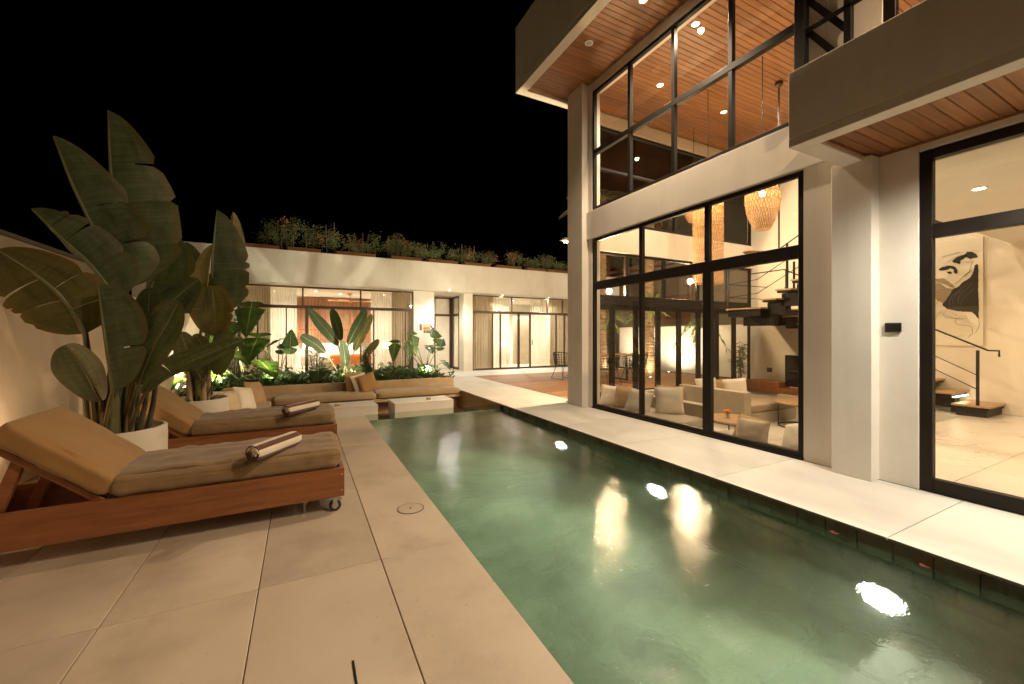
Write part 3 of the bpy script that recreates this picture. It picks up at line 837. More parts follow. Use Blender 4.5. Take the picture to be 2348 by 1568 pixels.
def pillow_mesh(w, h, t, seed=0, n=14):
    """square cushion standing in the local XZ plane, pinched corners"""
    vs, fs = [], []
    for side in (1, -1):
        base = len(vs)
        for j in range(n + 1):
            for i in range(n + 1):
                u, v = 2 * i / n - 1, 2 * j / n - 1
                k = max(0, (1 - u ** 4) * (1 - v ** 4))
                pin = 1 - .07 * (1 - abs(u * v)) * (abs(u) ** 3 + abs(v) ** 3) / 2
                y = side * t / 2 * k ** .55
                y += .010 * mnoise.noise(Vector((u * 2.2 + seed, v * 2.2, seed * 1.7))) * (k > 0) + .006 * mnoise.noise(Vector((u * 7 + seed, v * 5, 3))) * k
                vs.append(Vector((u * w / 2 * pin * (1 - .04 * (1 - v * v)), y, (v + 1) * h / 2 * 1.0 + (-.02 * h * (1 - u * u) * (v > 0) * v))))
        for j in range(n):
            for i in range(n):
                q = (base + j * (n + 1) + i, base + j * (n + 1) + i + 1, base + (j + 1) * (n + 1) + i + 1, base + (j + 1) * (n + 1) + i)
                fs.append(q if side < 0 else q[::-1])
    return vs, fs
pcount = [0]
def pillow(loc, rz, tilt, w, h, t, m, label, group, roll=0, name='throw_pillow', piping=None):
    """stands on loc, faces rz, leans back by tilt"""
    pcount[0] += 1
    e = empty(name, loc, label, 'pillow', group)
    Mx = Matrix.Translation(Vector(loc)) @ Matrix.Rotation(rz, 4, 'Z') @ Matrix.Rotation(tilt, 4, 'X') @ Matrix.Rotation(roll, 4, 'Y')
    vs, fs = pillow_mesh(w, h, t, pcount[0] * 3.1)
    MB().add([Mx @ p for p in vs], fs, smooth=True).build('cover', m, e)
    pts = [Vector((x * w / 2 * .995, 0, z * h)) for x, z in [(-1, 0)] + [(-.93, .5), (-1, 1), (0, .98), (1, 1), (.93, .5), (1, 0), (0, .01), (-1, 0)]]
    MB().tube([Mx @ p for p in pts], .006, 5, cap=False).build('piping', piping or m, e)
    return e

# ---------------------------------------------------------------- staircase
st = empty('staircase', (10.6, 2.5, 0), 'floating wood-tread staircase on a black steel spine turning at a landing', 'staircase')
TW, BS = MT['wood_top'], MT['black_steel']
N1, RISE, GO, W0, W1 = 11, .184, .315, 10.18, 10.985
def tread(a, b):
    t = boxobj('tread', a, b, TW, st, bev=.004)
    boxobj('tread_plate', (a[0] + .03, a[1] + .02, a[2] - .045), (b[0] - .03, b[1] - .02, a[2] - .001), BS, t)
    return t
ys0 = 2.52
for k in range(N1 - 1):
    z = .20 + RISE * k
    y = ys0 + GO * k
    ext = .16 if k == 0 else .03
    tread((W0, y - (ext - .03), z - .035), (W1, y + GO + .02, z))
zl = .20 + RISE * (N1 - 1)
yl = ys0 + GO * (N1 - 1)
tread((9.30, yl, zl - .035), (W1, yl + .86, zl))
boxobj('landing_frame', (9.33, yl + .03, zl - .20), (W1, yl + .83, zl - .085), BS, st)
# first spine, under the first flight; second spine with the returning flight
sp = MB()
for k in range(N1 - 1):
    z = .20 + RISE * k; y = ys0 + GO * k
    sp.box((10.46, y + .05, max(.004, z - .30)), (10.70, y + GO + .10, z - .082))
sp.build('spine', BS, st)
boxobj('base_box', (W0 + .04, ys0 - .08, .004), (W1 - .01, ys0 + .28, .118), BS, st)
for k in range(9):
    z = zl + RISE * (k + 1); y = yl - .02 - GO * k
    tread((9.30, y - GO, z - .035), (10.10, y + .02, z))
sp = MB()
for k in range(9):
    z = zl + RISE * (k + 1); y = yl - GO * k
    sp.box((9.58, y - GO - .05, z - .36), (9.82, y + .02, z - .082))
sp.box((9.58, yl - .1, zl - .42), (9.82, yl + .60, zl - .201))
sp.box((9.60, yl + .16, zl - .41), (10.70, yl + .42, zl - .202))
sp.build('spine', BS, st)
# handrails
def rail(pts_list, posts, name='handrail'):
    mb = MB()
    for pts, r in pts_list: mb.tube(pts, r, 6)
    o = mb.build(name, BS, st)
    for p, q in posts: MB().box((p[0] - .018, p[1] - .018, p[2]), (q[0] + .018, q[1] + .018, q[2])).build('rail_post', BS, o)
    return o
xr = W0 + .03
za, zb_ = .20 + .92, zl + .92
rail([([(xr, ys0 - .22, za - .08), (xr, ys0 - .22, za + .02), (xr, ys0 - .1, za + .02), (xr, yl, zb_), (xr, yl + .80, zb_)], .014),
      ([(xr, ys0, za - .42), (xr, yl, zb_ - .42)], .008), ([(xr, ys0, za - .66), (xr, yl, zb_ - .66)], .008)],
     [((xr, ys0 + .02, .2), (xr, ys0 + .02, za + .02)), ((xr, yl - .05, zl - .3), (xr, yl - .05, zb_)), ((xr, 4.1, 1.1), (xr, 4.1, 1.95))])
x2 = 9.33
top2 = zl + RISE * 9
rail([([(x2, yl + .82, zl + .94), (x2, yl + .1, zl + .98), (x2, yl - GO * 9, top2 + .95)], .013),
      ([(W1 - .05, yl + .82, zl + .62), (x2, yl + .82, zl + .60), (x2, yl + .1, zl + .64), (x2, yl - GO * 9, top2 + .60)], .008),
      ([(W1 - .05, yl + .82, zl + .30), (x2, yl + .82, zl + .28), (x2, yl + .1, zl + .32), (x2, yl - GO * 9, top2 + .28)], .008)],
     [((x2, yl + .82, zl - .05), (x2, yl + .82, zl + .95)), ((x2, yl - .55, zl + .2), (x2, yl - .55, zl + 1.35)), ((x2, yl - 1.5, zl + .8), (x2, yl - 1.5, zl + 1.9)), ((10.06, yl - .3, zl + .18), (10.06, yl - .3, zl + 1.05))])
for k in (1, 3, 5):
    z = .20 + RISE * k; y = ys0 + GO * k
    s_ = MB().box((W0 + .1, y + .0, z - .094), (W1 - .05, y + .03, z - .082)).build('strip_light', MT['strip_light'], st)
point('stair_lamp', (10.85, ys0 + .42, .33), 8, CREAM, st)

# ---------------------------------------------------------------- artwork on the back wall
art = empty('wall_art', (10.99, 3.4, 1.2), 'large canvas with bold black brush strokes and thin ink lines behind the stair rail', 'painting')
ay0, ay1, az0, az1 = 2.66, 4.15, 1.20, 3.20
MB().box((10.955, ay0, az0), (10.998, ay1, az1), .003).build('canvas', MT['canvas'], art)
# photo crop frame: x 70..690 is Y 3.30..2.72, y 90..1390 is z 3.12..1.22
def ap(x, y, d=0.0): return Vector((10.951 - d, 3.302 - (x - 70) / 620 * .60, 3.10 - (y - 90) / 1300 * 1.86))
def shape(pts, m, name, d=0.0):
    q = []
    for i, (x, y) in enumerate(pts):
        x2, y2 = pts[(i + 1) % len(pts)]
        k = max(1, int(math.dist((x, y), (x2, y2)) / 14))
        for j in range(k):
            t = j / k
            xx, yy = x + (x2 - x) * t, y + (y2 - y) * t
            q.append((xx + 11 * mnoise.noise(Vector((xx * .035, yy * .035, 1))), yy + 11 * mnoise.noise(Vector((xx * .035, yy * .035, 5)))))
    pts = q
    n = len(pts)
    mb = MB()
    cx = sum(p[0] for p in pts) / n; cy_ = sum(p[1] for p in pts) / n
    mb.add([ap(*p, d) for p in pts] + [ap(*p, d - .003) for p in pts], [tuple(range(n)), ] + [(i, (i + 1) % n, n + (i + 1) % n, n + i) for i in range(n)])
    return mb.build(name, m, art)
shape([(675, 385), (655, 372), (628, 385), (618, 430), (600, 490), (560, 545), (470, 590), (420, 640), (340, 668), (255, 650), (200, 760), (190, 880), (250, 925), (340, 950), (470, 975), (585, 985), (640, 1020), (680, 1085), (680, 900), (672, 700)], MT['ink'], 'brush_stroke')
shape([(70, 560), (150, 575), (250, 650), (345, 668), (210, 850), (150, 830), (70, 780)], MT['ink_wash'], 'wash', .001)
shape([(70, 512), (210, 516), (345, 620), (375, 645), (330, 655), (200, 590), (72, 545)], MT['ink_wash'], 'wash', -.001)
shape([(495, 240), (530, 200), (600, 207), (650, 250), (665, 290), (610, 292), (570, 300), (510, 265)], MT['ink'], 'brush_stroke')
shape([(320, 300), (380, 260), (470, 238), (525, 235), (520, 275), (450, 300), (430, 350), (405, 335), (360, 325)], MT['ink'], 'brush_stroke')
shape([(140, 385), (200, 362), (290, 352), (350, 370), (400, 420), (402, 460), (385, 480), (350, 450), (345, 410), (300, 395), (230, 412), (145, 410)], MT['ink'], 'brush_stroke')
shape([(250, 435), (300, 432), (330, 455), (325, 470), (290, 468)], MT['ink'], 'brush_stroke')
ink = MB()
for ln in ([(255, 310), (330, 265), (400, 242), (490, 240)], [(500, 318), (540, 345), (600, 335), (620, 332)], [(600, 335), (575, 400), (560, 460), (500, 500), (430, 560), (355, 605)],
           [(585, 450), (540, 480), (505, 520)], [(70, 905), (130, 820), (175, 770)], [(250, 940), (195, 1000), (230, 1040), (330, 1055), (430, 1070), (520, 1060), (520, 1030), (440, 1035), (375, 1075), (370, 1120), (410, 1140), (560, 1160), (598, 1180)],
           [(320, 970), (360, 1000), (400, 1020)], [(90, 1050), (130, 990), (200, 945)], [(680, 1085), (690, 1150), (640, 1250)], [(215, 1270), (300, 1278), (410, 1300), (480, 1280)], [(595, 1190), (600, 1260), (540, 1310)], [(510, 1393), (600, 1392)], [(190, 228), (330, 210), (430, 195)]):
    ink.tube([ap(*p, .0) for p in ln], .0022, 4)
ws = MB()
for (x, y, w_) in ((300, 830, .0016), (345, 815, .0012), (420, 800, .0016), (455, 860, .001)):
    ws.tube([ap(x, y + 60, .002), ap(x - 12, y, .002), ap(x + 30, y - 70, .002), ap(x + 120, y - 130, .002), ap(x + 175, y - 190, .002)], w_, 4)
ws.build('dry_stroke', MT['ink_wash'], art)
ink.build('ink_line', MT['ink_thin'], art)

# ---------------------------------------------------------------- pendant lamps of woven rattan
def rattan(loc, prof, label, top, watt, nst=34):
    e = empty('pendant_lamp', loc, label, 'pendant lamp', 'woven rattan pendants in the lounge')
    x, y, z = loc
    L = [0]
    for i in range(1, len(prof)): L.append(L[-1] + math.dist(prof[i], prof[i - 1]))
    def rr(t):
        d = t * L[-1]
        for i in range(1, len(prof)):
            if d <= L[i] + 1e-9:
                f = (d - L[i - 1]) / max(1e-9, L[i] - L[i - 1])
                return [prof[i - 1][q] * (1 - f) + prof[i][q] * f for q in (0, 1)]
        return prof[-1]
    w = MB()
    nseg = 30
    turn = 1.2
    for s in (1, -1):
        for k in range(nst):
            vs = []
            for i in range(nseg + 1):
                t = i / nseg
                r, zz = rr(t)
                a = 2 * math.pi * k / nst + s * turn * t
                for da in (-.009, .009):
                    vs.append((x + (r + s * .001) * math.cos(a + da / max(r, .05) * .5), y + (r + s * .001) * math.sin(a + da / max(r, .05) * .5), z + zz))
            w.add(vs, [(2 * i, 2 * i + 1, 2 * i + 3, 2 * i + 2) for i in range(nseg)])
    w.build('weave', MT['rattan'], e)
    rg = MB()
    for t in (0.0, .17, .34, .5, .67, .84, 1.0):
        r, zz = rr(t)
        rg.tube([(x + r * math.cos(2 * math.pi * k / 28), y + r * math.sin(2 * math.pi * k / 28), z + zz) for k in range(29)], .006, 5, cap=False)
    rg.build('hoop', MT['rattan'], e)
    ln = MB()
    pr_ = [rr(i / 16) for i in range(17)]
    ln.lathe([(max(.01, r - .012), q) for r, q in pr_], (x, y, z), 28)
    ln.build('liner', MT['rattan_liner'], e)
    MB().tube([(x, y, z + prof[0][1]), (x, y, top)], .006, 6).build('cord', MT['black_steel'], e)
    zb2 = z + prof[0][1] * .45
    MB().lathe([(.0, .05), (.03, .035), (.042, 0), (.03, -.035), (0, -.05)], (x, y, zb2), 14).build('bulb', glow(.042, watt, (1, .70, .36)), e)
rattan((7.05, 4.27, 3.62), [(.10, .47), (.21, .40), (.265, .24), (.275, .10), (.25, -.08), (.20, -.24), (.14, -.36), (.12, -.40)], 'egg-shaped woven rattan pendant lamp hanging in the lounge', 6.2, 12)
rattan((7.09, 5.36, 3.50), [(.275, 1.1), (.275, .6), (.28, 0), (.275, -.6), (.275, -1.08)], 'long cylindrical woven rattan pendant lamp hanging in the lounge', 6.2, 14, 40)
pq = at(1590, 478, Y=6.5)
rattan((pq.x, 6.5, pq.z), [(.10, .40), (.20, .3), (.24, .1), (.2, -.15), (.12, -.30)], 'smaller woven rattan pendant half hidden behind the long cylindrical one', 6.2, 10, 26)

fan = empty('ceiling_fan', (8.06, 4.57, 2.95), 'wooden ceiling fan on a long rod in the lounge', 'ceiling fan')
MB().tube([(8.06, 4.57, 6.2), (8.06, 4.57, 6.14), (8.06, 4.57, 6.10)], [.07, .07, .02], 16).tube([(8.06, 4.57, 6.12), (8.06, 4.57, 3.0)], .016, 8).build('rod', MT['frame_wood'], fan)
MB().lathe([(0, .09), (.05, .08), (.085, .03), (.085, -.03), (.05, -.06), (0, -.065)], (8.06, 4.57, 2.95), 20).build('hub', MT['frame_wood'], fan)
def blade(parent, c, ang, L, m, w=.075, tw=.18):
    mb = MB(); vs = []
    d = Vector((math.cos(ang), math.sin(ang), 0)); q = Vector((-d.y, d.x, 0))
    n = 10
    for i in range(n + 1):
        t = i / n
        ww = w * (0.45 + .75 * math.sin(math.pi * min(1, t * .72 + .12)))
        if i == n: ww *= .35
        for s in (-1, 1):
            for th in (.006, -.006):
                vs.append(Vector(c) + d * (.07 + L * t) + q * ww * s + Vector((0, 0, s * ww * tw + th + .02 * t)))
    fs = []
    for i in range(n):
        a = i * 4; b = a + 4
        fs += [(a, a + 2, b + 2, b), (a + 1, b + 1, b + 3, a + 3), (a, b, b + 1, a + 1), (a + 2, a + 3, b + 3, b + 2)]
    fs += [(0, 1, 3, 2), (n * 4, n * 4 + 2, n * 4 + 3, n * 4 + 1)]
    return mb.add(vs, fs, smooth=False).build('blade', m, parent)
for k in range(3): blade(fan, (8.06, 4.57, 2.95), R(155 + 120 * k), .62, MT['wood_fan'])

# ---------------------------------------------------------------- lounge seating
LG = 'built-in sofas of the sunken lounge'
def sofa(name_label, parts):
    e = empty('built_in_sofa', parts[0][1], name_label, 'sofa', LG)
    for k, (kind, a, b) in enumerate(parts):
        if kind == 'cushion': softbox(a, b, .04, .012, k * 7 + a[0], 12).build('seat_cushion', MT['sofa_fabric'], e)
        elif kind == 'light_cushion': softbox(a, b, .04, .012, k * 7 + a[0], 12).build('seat_cushion', MT['sofa_light'], e)
        else: boxobj(kind, a, b, MT['concrete_light'], e, bev=.008)
    return e
sofa('pale built-in sofa behind the left panes of the lower window', [('base', (5.37, 4.78, -.449), (6.20, 6.61, -.20)), ('light_cushion', (5.38, 4.76, -.199), (6.20, 6.60, -.04)), ('arm', (6.21, 4.74, -.449), (6.42, 6.61, .17)), ('backrest', (6.421, 6.44, -.449), (7.735, 6.61, .20))])
sofa('built-in sofa with khaki seat in front of the low wooden console', [('base', (7.98, 5.15, -.449), (9.75, 6.30, -.20)), ('cushion', (8.0, 5.15, -.199), (9.74, 6.29, -.03)), ('backrest', (7.98, 6.302, -.449), (9.75, 6.61, .22)), ('arm', (7.74, 5.05, -.449), (7.97, 6.61, .26))])
sofa('pale built-in sofa along the glass at the right end of the lower window', [('base', (5.37, 2.72, -.449), (6.05, 4.25, -.24)), ('light_cushion', (5.38, 2.74, -.239), (6.04, 4.23, -.10))])
PG = 'cream and tan pillows of the sunken lounge'
def lpil(u, v, X, z, rz, tilt, w, h, m, label, roll=0, t=.16):
    p = at(u, v, X=X)
    return pillow((p.x, p.y, z), rz, tilt, w, h, t, MT[m], label, PG, roll)
pillow((5.53, 6.42, -.04), R(-35), R(-14), .42, .42, .15, MT['pillow_cream'], 'cream pillow at the far left corner of the lounge sofa', PG, R(8))
pillow((5.60, 6.12, -.04), R(-55), R(-16), .40, .40, .15, MT['pillow_tan'], 'tan pillow between two cream ones behind the leftmost lower pane', PG, R(6))
pillow((5.56, 5.72, -.04), R(-60), R(-18), .46, .42, .15, MT['pillow_cream'], 'cream pillow nearest the window behind the leftmost lower pane', PG, R(10))
pillow((5.93, 5.26, -.04), R(-42), R(-10), .50, .50, .18, MT['pillow_cream'], 'large upright cream pillow with piped edge in the middle lower pane', PG, R(-2), piping=MT['pillow_sand'])
pillow((6.02, 5.36, -.04), R(-50), R(-8), .48, .50, .14, MT['pillow_sand'], 'sand pillow tucked behind the large upright cream pillow', PG, R(2))
pillow((8.15, 6.15, -.03), R(-30), R(-16), .46, .46, .16, MT['pillow_cream'], 'cream pillow peeping over the sofa arm near the folding doors', PG, R(-3))
pillow((8.45, 6.05, -.03), R(-50), R(-16), .44, .42, .15, MT['pillow_tan'], 'tan pillow between the cream ones on the khaki sofa', PG, R(4))
pillow((8.55, 5.75, -.03), R(-58), R(-20), .48, .48, .17, MT['pillow_cream'], 'cream pillow leaning forward on the khaki sofa seat', PG, R(-8))
pillow((5.50, 3.50, -.10), R(80), R(14), .52, .34, .16, MT['pillow_sand'], 'sand lumbar pillow against the glass, its back to the pool', PG, R(3))
pillow((5.58, 3.62, -.10), R(82), R(20), .46, .36, .14, MT['pillow_tan'], 'tan pillow behind the sand lumbar pillow at the window', PG, R(-4))
pillow((5.56, 2.92, -.10), R(70), R(30), .50, .44, .17, MT['pillow_cream'], 'cream pillow slumped at the right end of the lower window', PG, R(20))

def round_table(x, y, z, r, label, zf=-.45):
    e = empty('round_table', (x, y, zf), label, 'table', 'round wooden tables of the lounge')
    MB().lathe([(0, z), (r - .008, z), (r, z - .008), (r, z - .028), (r - .01, z - .034), (0, z - .034)], (x, y, 0), 48).build('table_top', MT['wood_top'], e)
    b = MB()
    b.tube([(x + r * .82 * math.cos(2 * math.pi * k / 32), y + r * .82 * math.sin(2 * math.pi * k / 32), zf + .012) for k in range(33)], .012, 6, cap=False)
    b.tube([(x + r * .82 * math.cos(2 * math.pi * k / 32), y + r * .82 * math.sin(2 * math.pi * k / 32), z - .046) for k in range(33)], .010, 6, cap=False)
    b.build('ring_base', MT['black_steel'], e)
    for k in range(4):
        a = 2 * math.pi * (k + .3) / 4
        p = (x + r * .82 * math.cos(a), y + r * .82 * math.sin(a))
        MB().tube([(*p, zf + .012), (*p, z - .046)], .010, 6).build('leg', MT['black_steel'], e)
round_table(6.72, 4.60, -.06, .46, 'round wooden coffee table nearer the window, flowers on it')
round_table(8.95, 4.62, .06, .50, 'round wooden table on a black ring base deeper in the lounge')
def flowers(x, y, z, label):
    e = empty('flower_vase', (x, y, z), label, 'vase', 'little glasses of orange flowers on the lounge tables')
    MB().lathe([(.0, .003), (.042, .003), (.045, .09), (.042, .09), (.039, .008), (0, .008)], (x, y, z), 16).build('glass', MT['clear_glass'], e)
    f = MB(); r2 = random.Random(5)
    for k in range(11):
        c = Vector((x + r2.uniform(-.055, .055), y + r2.uniform(-.055, .055), z + .12 + r2.uniform(-.02, .02)))
        for j in range(7):
            a = 2 * math.pi * j / 7
            f.add([c, c + Vector((math.cos(a) * .03, math.sin(a) * .03, .008)), c + Vector((math.cos(a + .5) * .032, math.sin(a + .5) * .032, .022)), c + Vector((math.cos(a + .9) * .028, math.sin(a + .9) * .028, .006))], [(0, 1, 2, 3)])
    f.build('blossom', MT['flower_orange'], e)
    s_ = MB()
    for k in range(6): s_.tube([(x + r2.uniform(-.02, .02), y + r2.uniform(-.02, .02), z + .01), (x + r2.uniform(-.04, .04), y + r2.uniform(-.04, .04), z + .12)], .003, 4)
    s_.build('stem', MT['stem_green'], e)
flowers(6.62, 4.62, -.06, 'orange flowers in a glass on the coffee table nearer the window')
flowers(8.88, 4.52, .06, 'orange flowers in a glass on the table deeper in the lounge')
con = empty('media_console', (10.4, 5.6, 0), 'low reddish wooden console against the lounge back wall', 'console')
boxobj('cabinet', (10.06, 5.75, -.002), (10.14, 6.60, .02), MT['wood_teak'], con)
boxobj('cabinet', (10.145, 5.75, 0.001), (10.60, 6.60, .26), MT['wood_teak'], con, bev=.004)
boxobj('drawer_front', (10.135, 5.77, .03), (10.146, 6.58, .24), MT['wood_teak'], con, bev=.003)
boxobj('cabinet', (10.145, 4.70, 0.001), (10.55, 5.745, .12), MT['wood_teak'], con, bev=.004)
tv = empty('television', (10.35, 5.1, .12), 'black flat television standing on the low console at the window edge', 'television')
boxobj('screen', (10.33, 4.65, .17), (10.36, 5.72, .92), MT['screen_black'], tv, bev=.004)
boxobj('stand', (10.30, 5.02, .121), (10.40, 5.36, .17), MT['black_plastic'], tv, bev=.004)
# ---------------------------------------------------------------- guest wing across the courtyard
wing = empty('guest_wing', (4, 14.9, 0), 'low white guest wing with a deep fascia and large glazed bedrooms', 'house')
FW = MT['frame_wood']
CW = MT['ceiling_white']
boxobj('fascia', (-4.2, 14.45, 3.02), (13.0, 14.75, 4.04), PL, wing, bev=.004)
boxobj('roof_slab', (-4.2, 14.752, 3.02), (13.0, 20.0, 3.30), PL, wing, bev=.004)
YW = 14.9
def xw(u): return at(u, 760, Y=YW).x
def wwall(a, b, m=PL): return boxobj('wall', a, b, m, wing, bev=.003)
XA, XB, XC, XD, XE = xw(545), xw(948), 4.346, 5.56, 5.935
wwall((-4.2, YW, 0), (XA, YW + .15, 3.018))
wwall((XB, YW, 0), (XC, YW + .15, 3.018))
wwall((XD, YW - .02, 0), (XE, YW + .5, 3.018))
wwall((XC, YW + .152, 0), (XC + .1, 16.6, 3.018))
wwall((-4.2, 19.4, 0), (4.44, 19.55, 3.018), CW); wwall((5.9, 19.4, 0), (13, 19.55, 3.018), CW)
wwall((-2.45, 15.06, 0), (-2.3, 19.4, 3.018), CW); wwall((3.95, 15.06, 0), (4.1, 19.4, 3.018), CW); wwall((5.8, 16.7, 0), (5.95, 19.4, 3.018), CW)
wwall((11.3, 15.0, 0), (11.45, 19.4, 3.018), CW); wwall((4.1, 18.9, 0), (5.8, 19.05, 3.018), CW)
wf = boxobj('room_floor', (-4.2, YW, -.3), (13.0, 19.4, .004), MT['floor_tile'], wing)
# left bedroom window
T0, T1 = 2.265, 2.365
glazing(wing, 'Y', YW + .02, (XA, XB), (.01, 2.99), [[(xw(590), .05), (xw(656), .04), (xw(703), .10), (xw(827), .05), (xw(857), .04), (xw(930), .04)], [(xw(694), .05), (xw(827), .05)]], [(T0, T1)], fw=.06, m=FW)
boxobj('corner_frame', (XB - .16, YW + .012, .02), (XB - .062, YW + .10, T0 - .002), FW, wing)
# right bedroom window and sliding doors
XR = 10.9
glazing(wing, 'Y', YW + .02, (XE, XR), (.006, 2.98), [[(xw(1130), .04), (xw(1148), .05), (xw(1190), .09), (xw(1216), .07), (xw(1276), .06), (10.3, .06)], [(xw(1174), .05), (xw(1256), .05), (10.2, .05)]], [(T0, T1)], fw=.05, m=FW, skip=((0, 3),))
for u in (1187, 1219):
    hx = xw(u)
    MB().tube([(hx, YW + .02, 1.0), (hx, YW - .03, 1.0), (hx, YW - .035, 1.1), (hx, YW - .03, 1.2), (hx, YW + .02, 1.2)], .014, 6).build('handle', MT['black_steel'], wing)
# entry alcove: frosted door, side glass
dr = empty('entry_door', (5.1, 16.42, 0), 'dark-framed white panel door with fanlight in the wing entry alcove', 'door')
MB().box((4.45, 16.40, .01), (4.50, 16.48, 2.96)).box((5.50, 16.40, .01), (5.56, 16.48, 2.96)).box((4.50, 16.40, 2.90), (5.50, 16.48, 2.96)).box((4.50, 16.395, 2.18), (5.50, 16.482, 2.27)).box((4.86, 16.40, .01), (4.90, 16.47, 2.18)).build('frame', FW, dr)
boxobj('door_panel', (4.90, 16.42, .02), (5.50, 16.46, 2.178), MT['linen_white'], dr)
boxobj('fanlight', (4.90, 16.43, 2.272), (5.50, 16.45, 2.898), MT['linen_white'], dr)
MB().tube([(4.98, 16.42, 1.05), (4.98, 16.36, 1.05), (5.10, 16.36, 1.05)], .012, 6).build('handle', MT['black_steel'], dr)
sg = MB()
for (y, w2) in ((16.37, .10), (15.46, .05)): sg.box((5.565, y, .01), (5.625, y + w2, 2.96))
sg.box((5.565, 15.51, .01), (5.625, 16.37, .10)).box((5.565, 15.51, 2.90), (5.625, 16.37, 2.96)).box((5.563, 15.51, 2.18), (5.627, 16.37, 2.26))
sg = sg.build('side_window', FW, wing)
boxobj('pane', (5.59, 15.51, .10), (5.596, 16.37, 2.18), MT['pane'], sg); boxobj('pane', (5.59, 15.51, 2.26), (5.596, 16.37, 2.90), MT['pane'], sg)
def curtain(xa, xb, y, z0, z1, m, label, group, folds=None, amp=.04, along='X'):
    mb = MB(); L = abs(xb - xa)
    nf = folds or max(3, int(L / .11)); n = nf * 6; r2 = random.Random(int(xa * 100) + 7)
    ph = [r2.uniform(.6, 1.25) for _ in range(nf + 2)]
    vs = []
    for i in range(n + 1):
        t = i / n
        o = amp * math.sin(2 * math.pi * t * nf) * ph[int(t * nf)] + amp * .35 * math.sin(2 * math.pi * t * nf * 2.3 + 1)
        for z, k in ((z0, 1.15), ((z0 + z1) / 2, 1.0), (z1, .8)):
            if along == 'X': vs.append((xa + (xb - xa) * t + .01 * math.sin(i), y + o * k, z))
            else: vs.append((y + o * k, xa + (xb - xa) * t, z))
    mb.add(vs, [(i * 3 + j, i * 3 + j + 1, (i + 1) * 3 + j + 1, (i + 1) * 3 + j) for i in range(n) for j in range(2)], smooth=True)
    o = mb.build('curtain', MT[m])
    return tag(o, label, 'curtain', group)
CG = 'curtains of the guest wing'
cz = (.03, 2.95)
curtain(XA + .02, xw(618), 15.22, *cz, 'drape', 'brown-beige drape at the left end of the left bedroom window', CG, 12)
curtain(xw(605), xw(680), 15.38, *cz, 'sheer_white', 'sheer white curtain beside the drape at the left bedroom window', CG, 12)
curtain(xw(855), xw(905), 15.38, *cz, 'sheer_white', 'sheer white curtain at the right side of the left bedroom window', CG, 9)
curtain(xw(902), XB - .03, 15.22, *cz, 'drape', 'brown-beige drape at the right end of the left bedroom window', CG, 8)
curtain(XE + .05, xw(1138), 15.22, *cz, 'drape', 'brown-beige drape at the left end of the right bedroom window', CG, 9)
curtain(xw(1132), xw(1180), 15.38, *cz, 'sheer_white', 'sheer white curtain left of the open sliding door', CG, 8)
curtain(xw(1228), xw(1275), 15.38, *cz, 'sheer_white', 'sheer white curtain right of the open sliding door', CG, 9)
curtain(xw(1270), 10.8, 15.22, *cz, 'drape', 'pale drape at the right end of the right bedroom window beside the column', CG, 10)
curtain(15.56, 16.34, 5.72, .03, 2.9, 'sheer_white', 'sheer white curtain behind the narrow side glass of the entry', CG, 7, .03, 'Y')
# left bedroom: slatted headboard wall, bed, lamps, fan
hb = empty('slatted_headboard', (1.3, 19.0, 1.05), 'tall reddish wooden slat panel behind the bed', 'headboard')
boxobj('back_panel', (-.16, 19.20, 1.06), (2.76, 19.23, 2.96), MT['pillow_sand'], hb)
sm = boxmesh('slat', (.030, .04, 1.86), MT['wood_slat'], .003)
for k in range(54): inst('slat', sm, hb, (-.125 + .0541 * k, 19.165, 2.01))
for z in (1.07, 1.62, 2.48, 2.945): boxobj('cross_rail', (-.16, 19.125, z - .018), (2.76, 19.143, z + .018), MT['wood_slat'], hb)
for x in (-.15, .72, 1.95): boxobj('upright', (x - .03, 19.120, 1.05), (x + .03, 19.144, 2.965), MT['wood_slat'], hb)
bd = empty('bed', (1.5, 18.0, 0), 'white bed with an orange throw seen behind the strelitzia', 'bed')
softbox((.55, 17.05, .32), (2.55, 19.1, .62), .08, .03, 3, 14, .01).build('mattress', MT['linen_white'], bd)
boxobj('bed_base', (.58, 17.08, .02), (2.52, 19.1, .32), MT['concrete_light'], bd, bev=.01)
softbox((.95, 17.0, .28), (2.60, 17.35, .645), .06, .015, 9, 12, .008).build('throw', MT['orange_cloth'], bd)
for k, x in enumerate((.72, 1.62)):
    vs, fs = pillow_mesh(.75, .5, .2, k + 2.0)
    Mx = Matrix.Translation((x + .37, 18.85, .63)) @ Matrix.Rotation(R(-30), 4, 'X')
    MB().add([Mx @ p for p in vs], fs, smooth=True).build('bed_pillow', MT['linen_white'], bd)
def table_lamp(x, y, z, label, w, r=.17, h=.30):
    e = empty('table_lamp', (x, y, z), label, 'lamp', 'bedside lamps of the guest wing')
    MB().lathe([(0, .0), (.09, .0), (.09, .015), (.02, .03), (.018, .26)], (x, y, z), 16).build('base', MT['wood_slat'], e)
    MB().lathe([(r, .24), (r * .96, .24 + h)], (x, y, z), 28).build('shade', MT['lamp_shade'], e)
    MB().lathe([(0, .045), (.03, .03), (.04, 0), (.03, -.03), (0, -.045)], (x, y, z + .24 + h * .5), 12).build('bulb', glow(.04, w, SOFTW), e)
def nightstand(x, y, label):
    e = empty('nightstand', (x, y, 0), label, 'nightstand', 'nightstands of the guest wing')
    boxobj('carcass', (x - .25, y - .2, .15), (x + .25, y + .2, .55), MT['concrete_light'], e, bev=.008)
    boxobj('drawer', (x - .23, y - .212, .2), (x + .23, y - .201, .5), MT['concrete_light'], e, bev=.004)
    for sx in (-.2, .2): boxobj('leg', (x + sx - .02, y - .15, .005), (x + sx + .02, y + .15, .15), MT['wood_slat'], e)
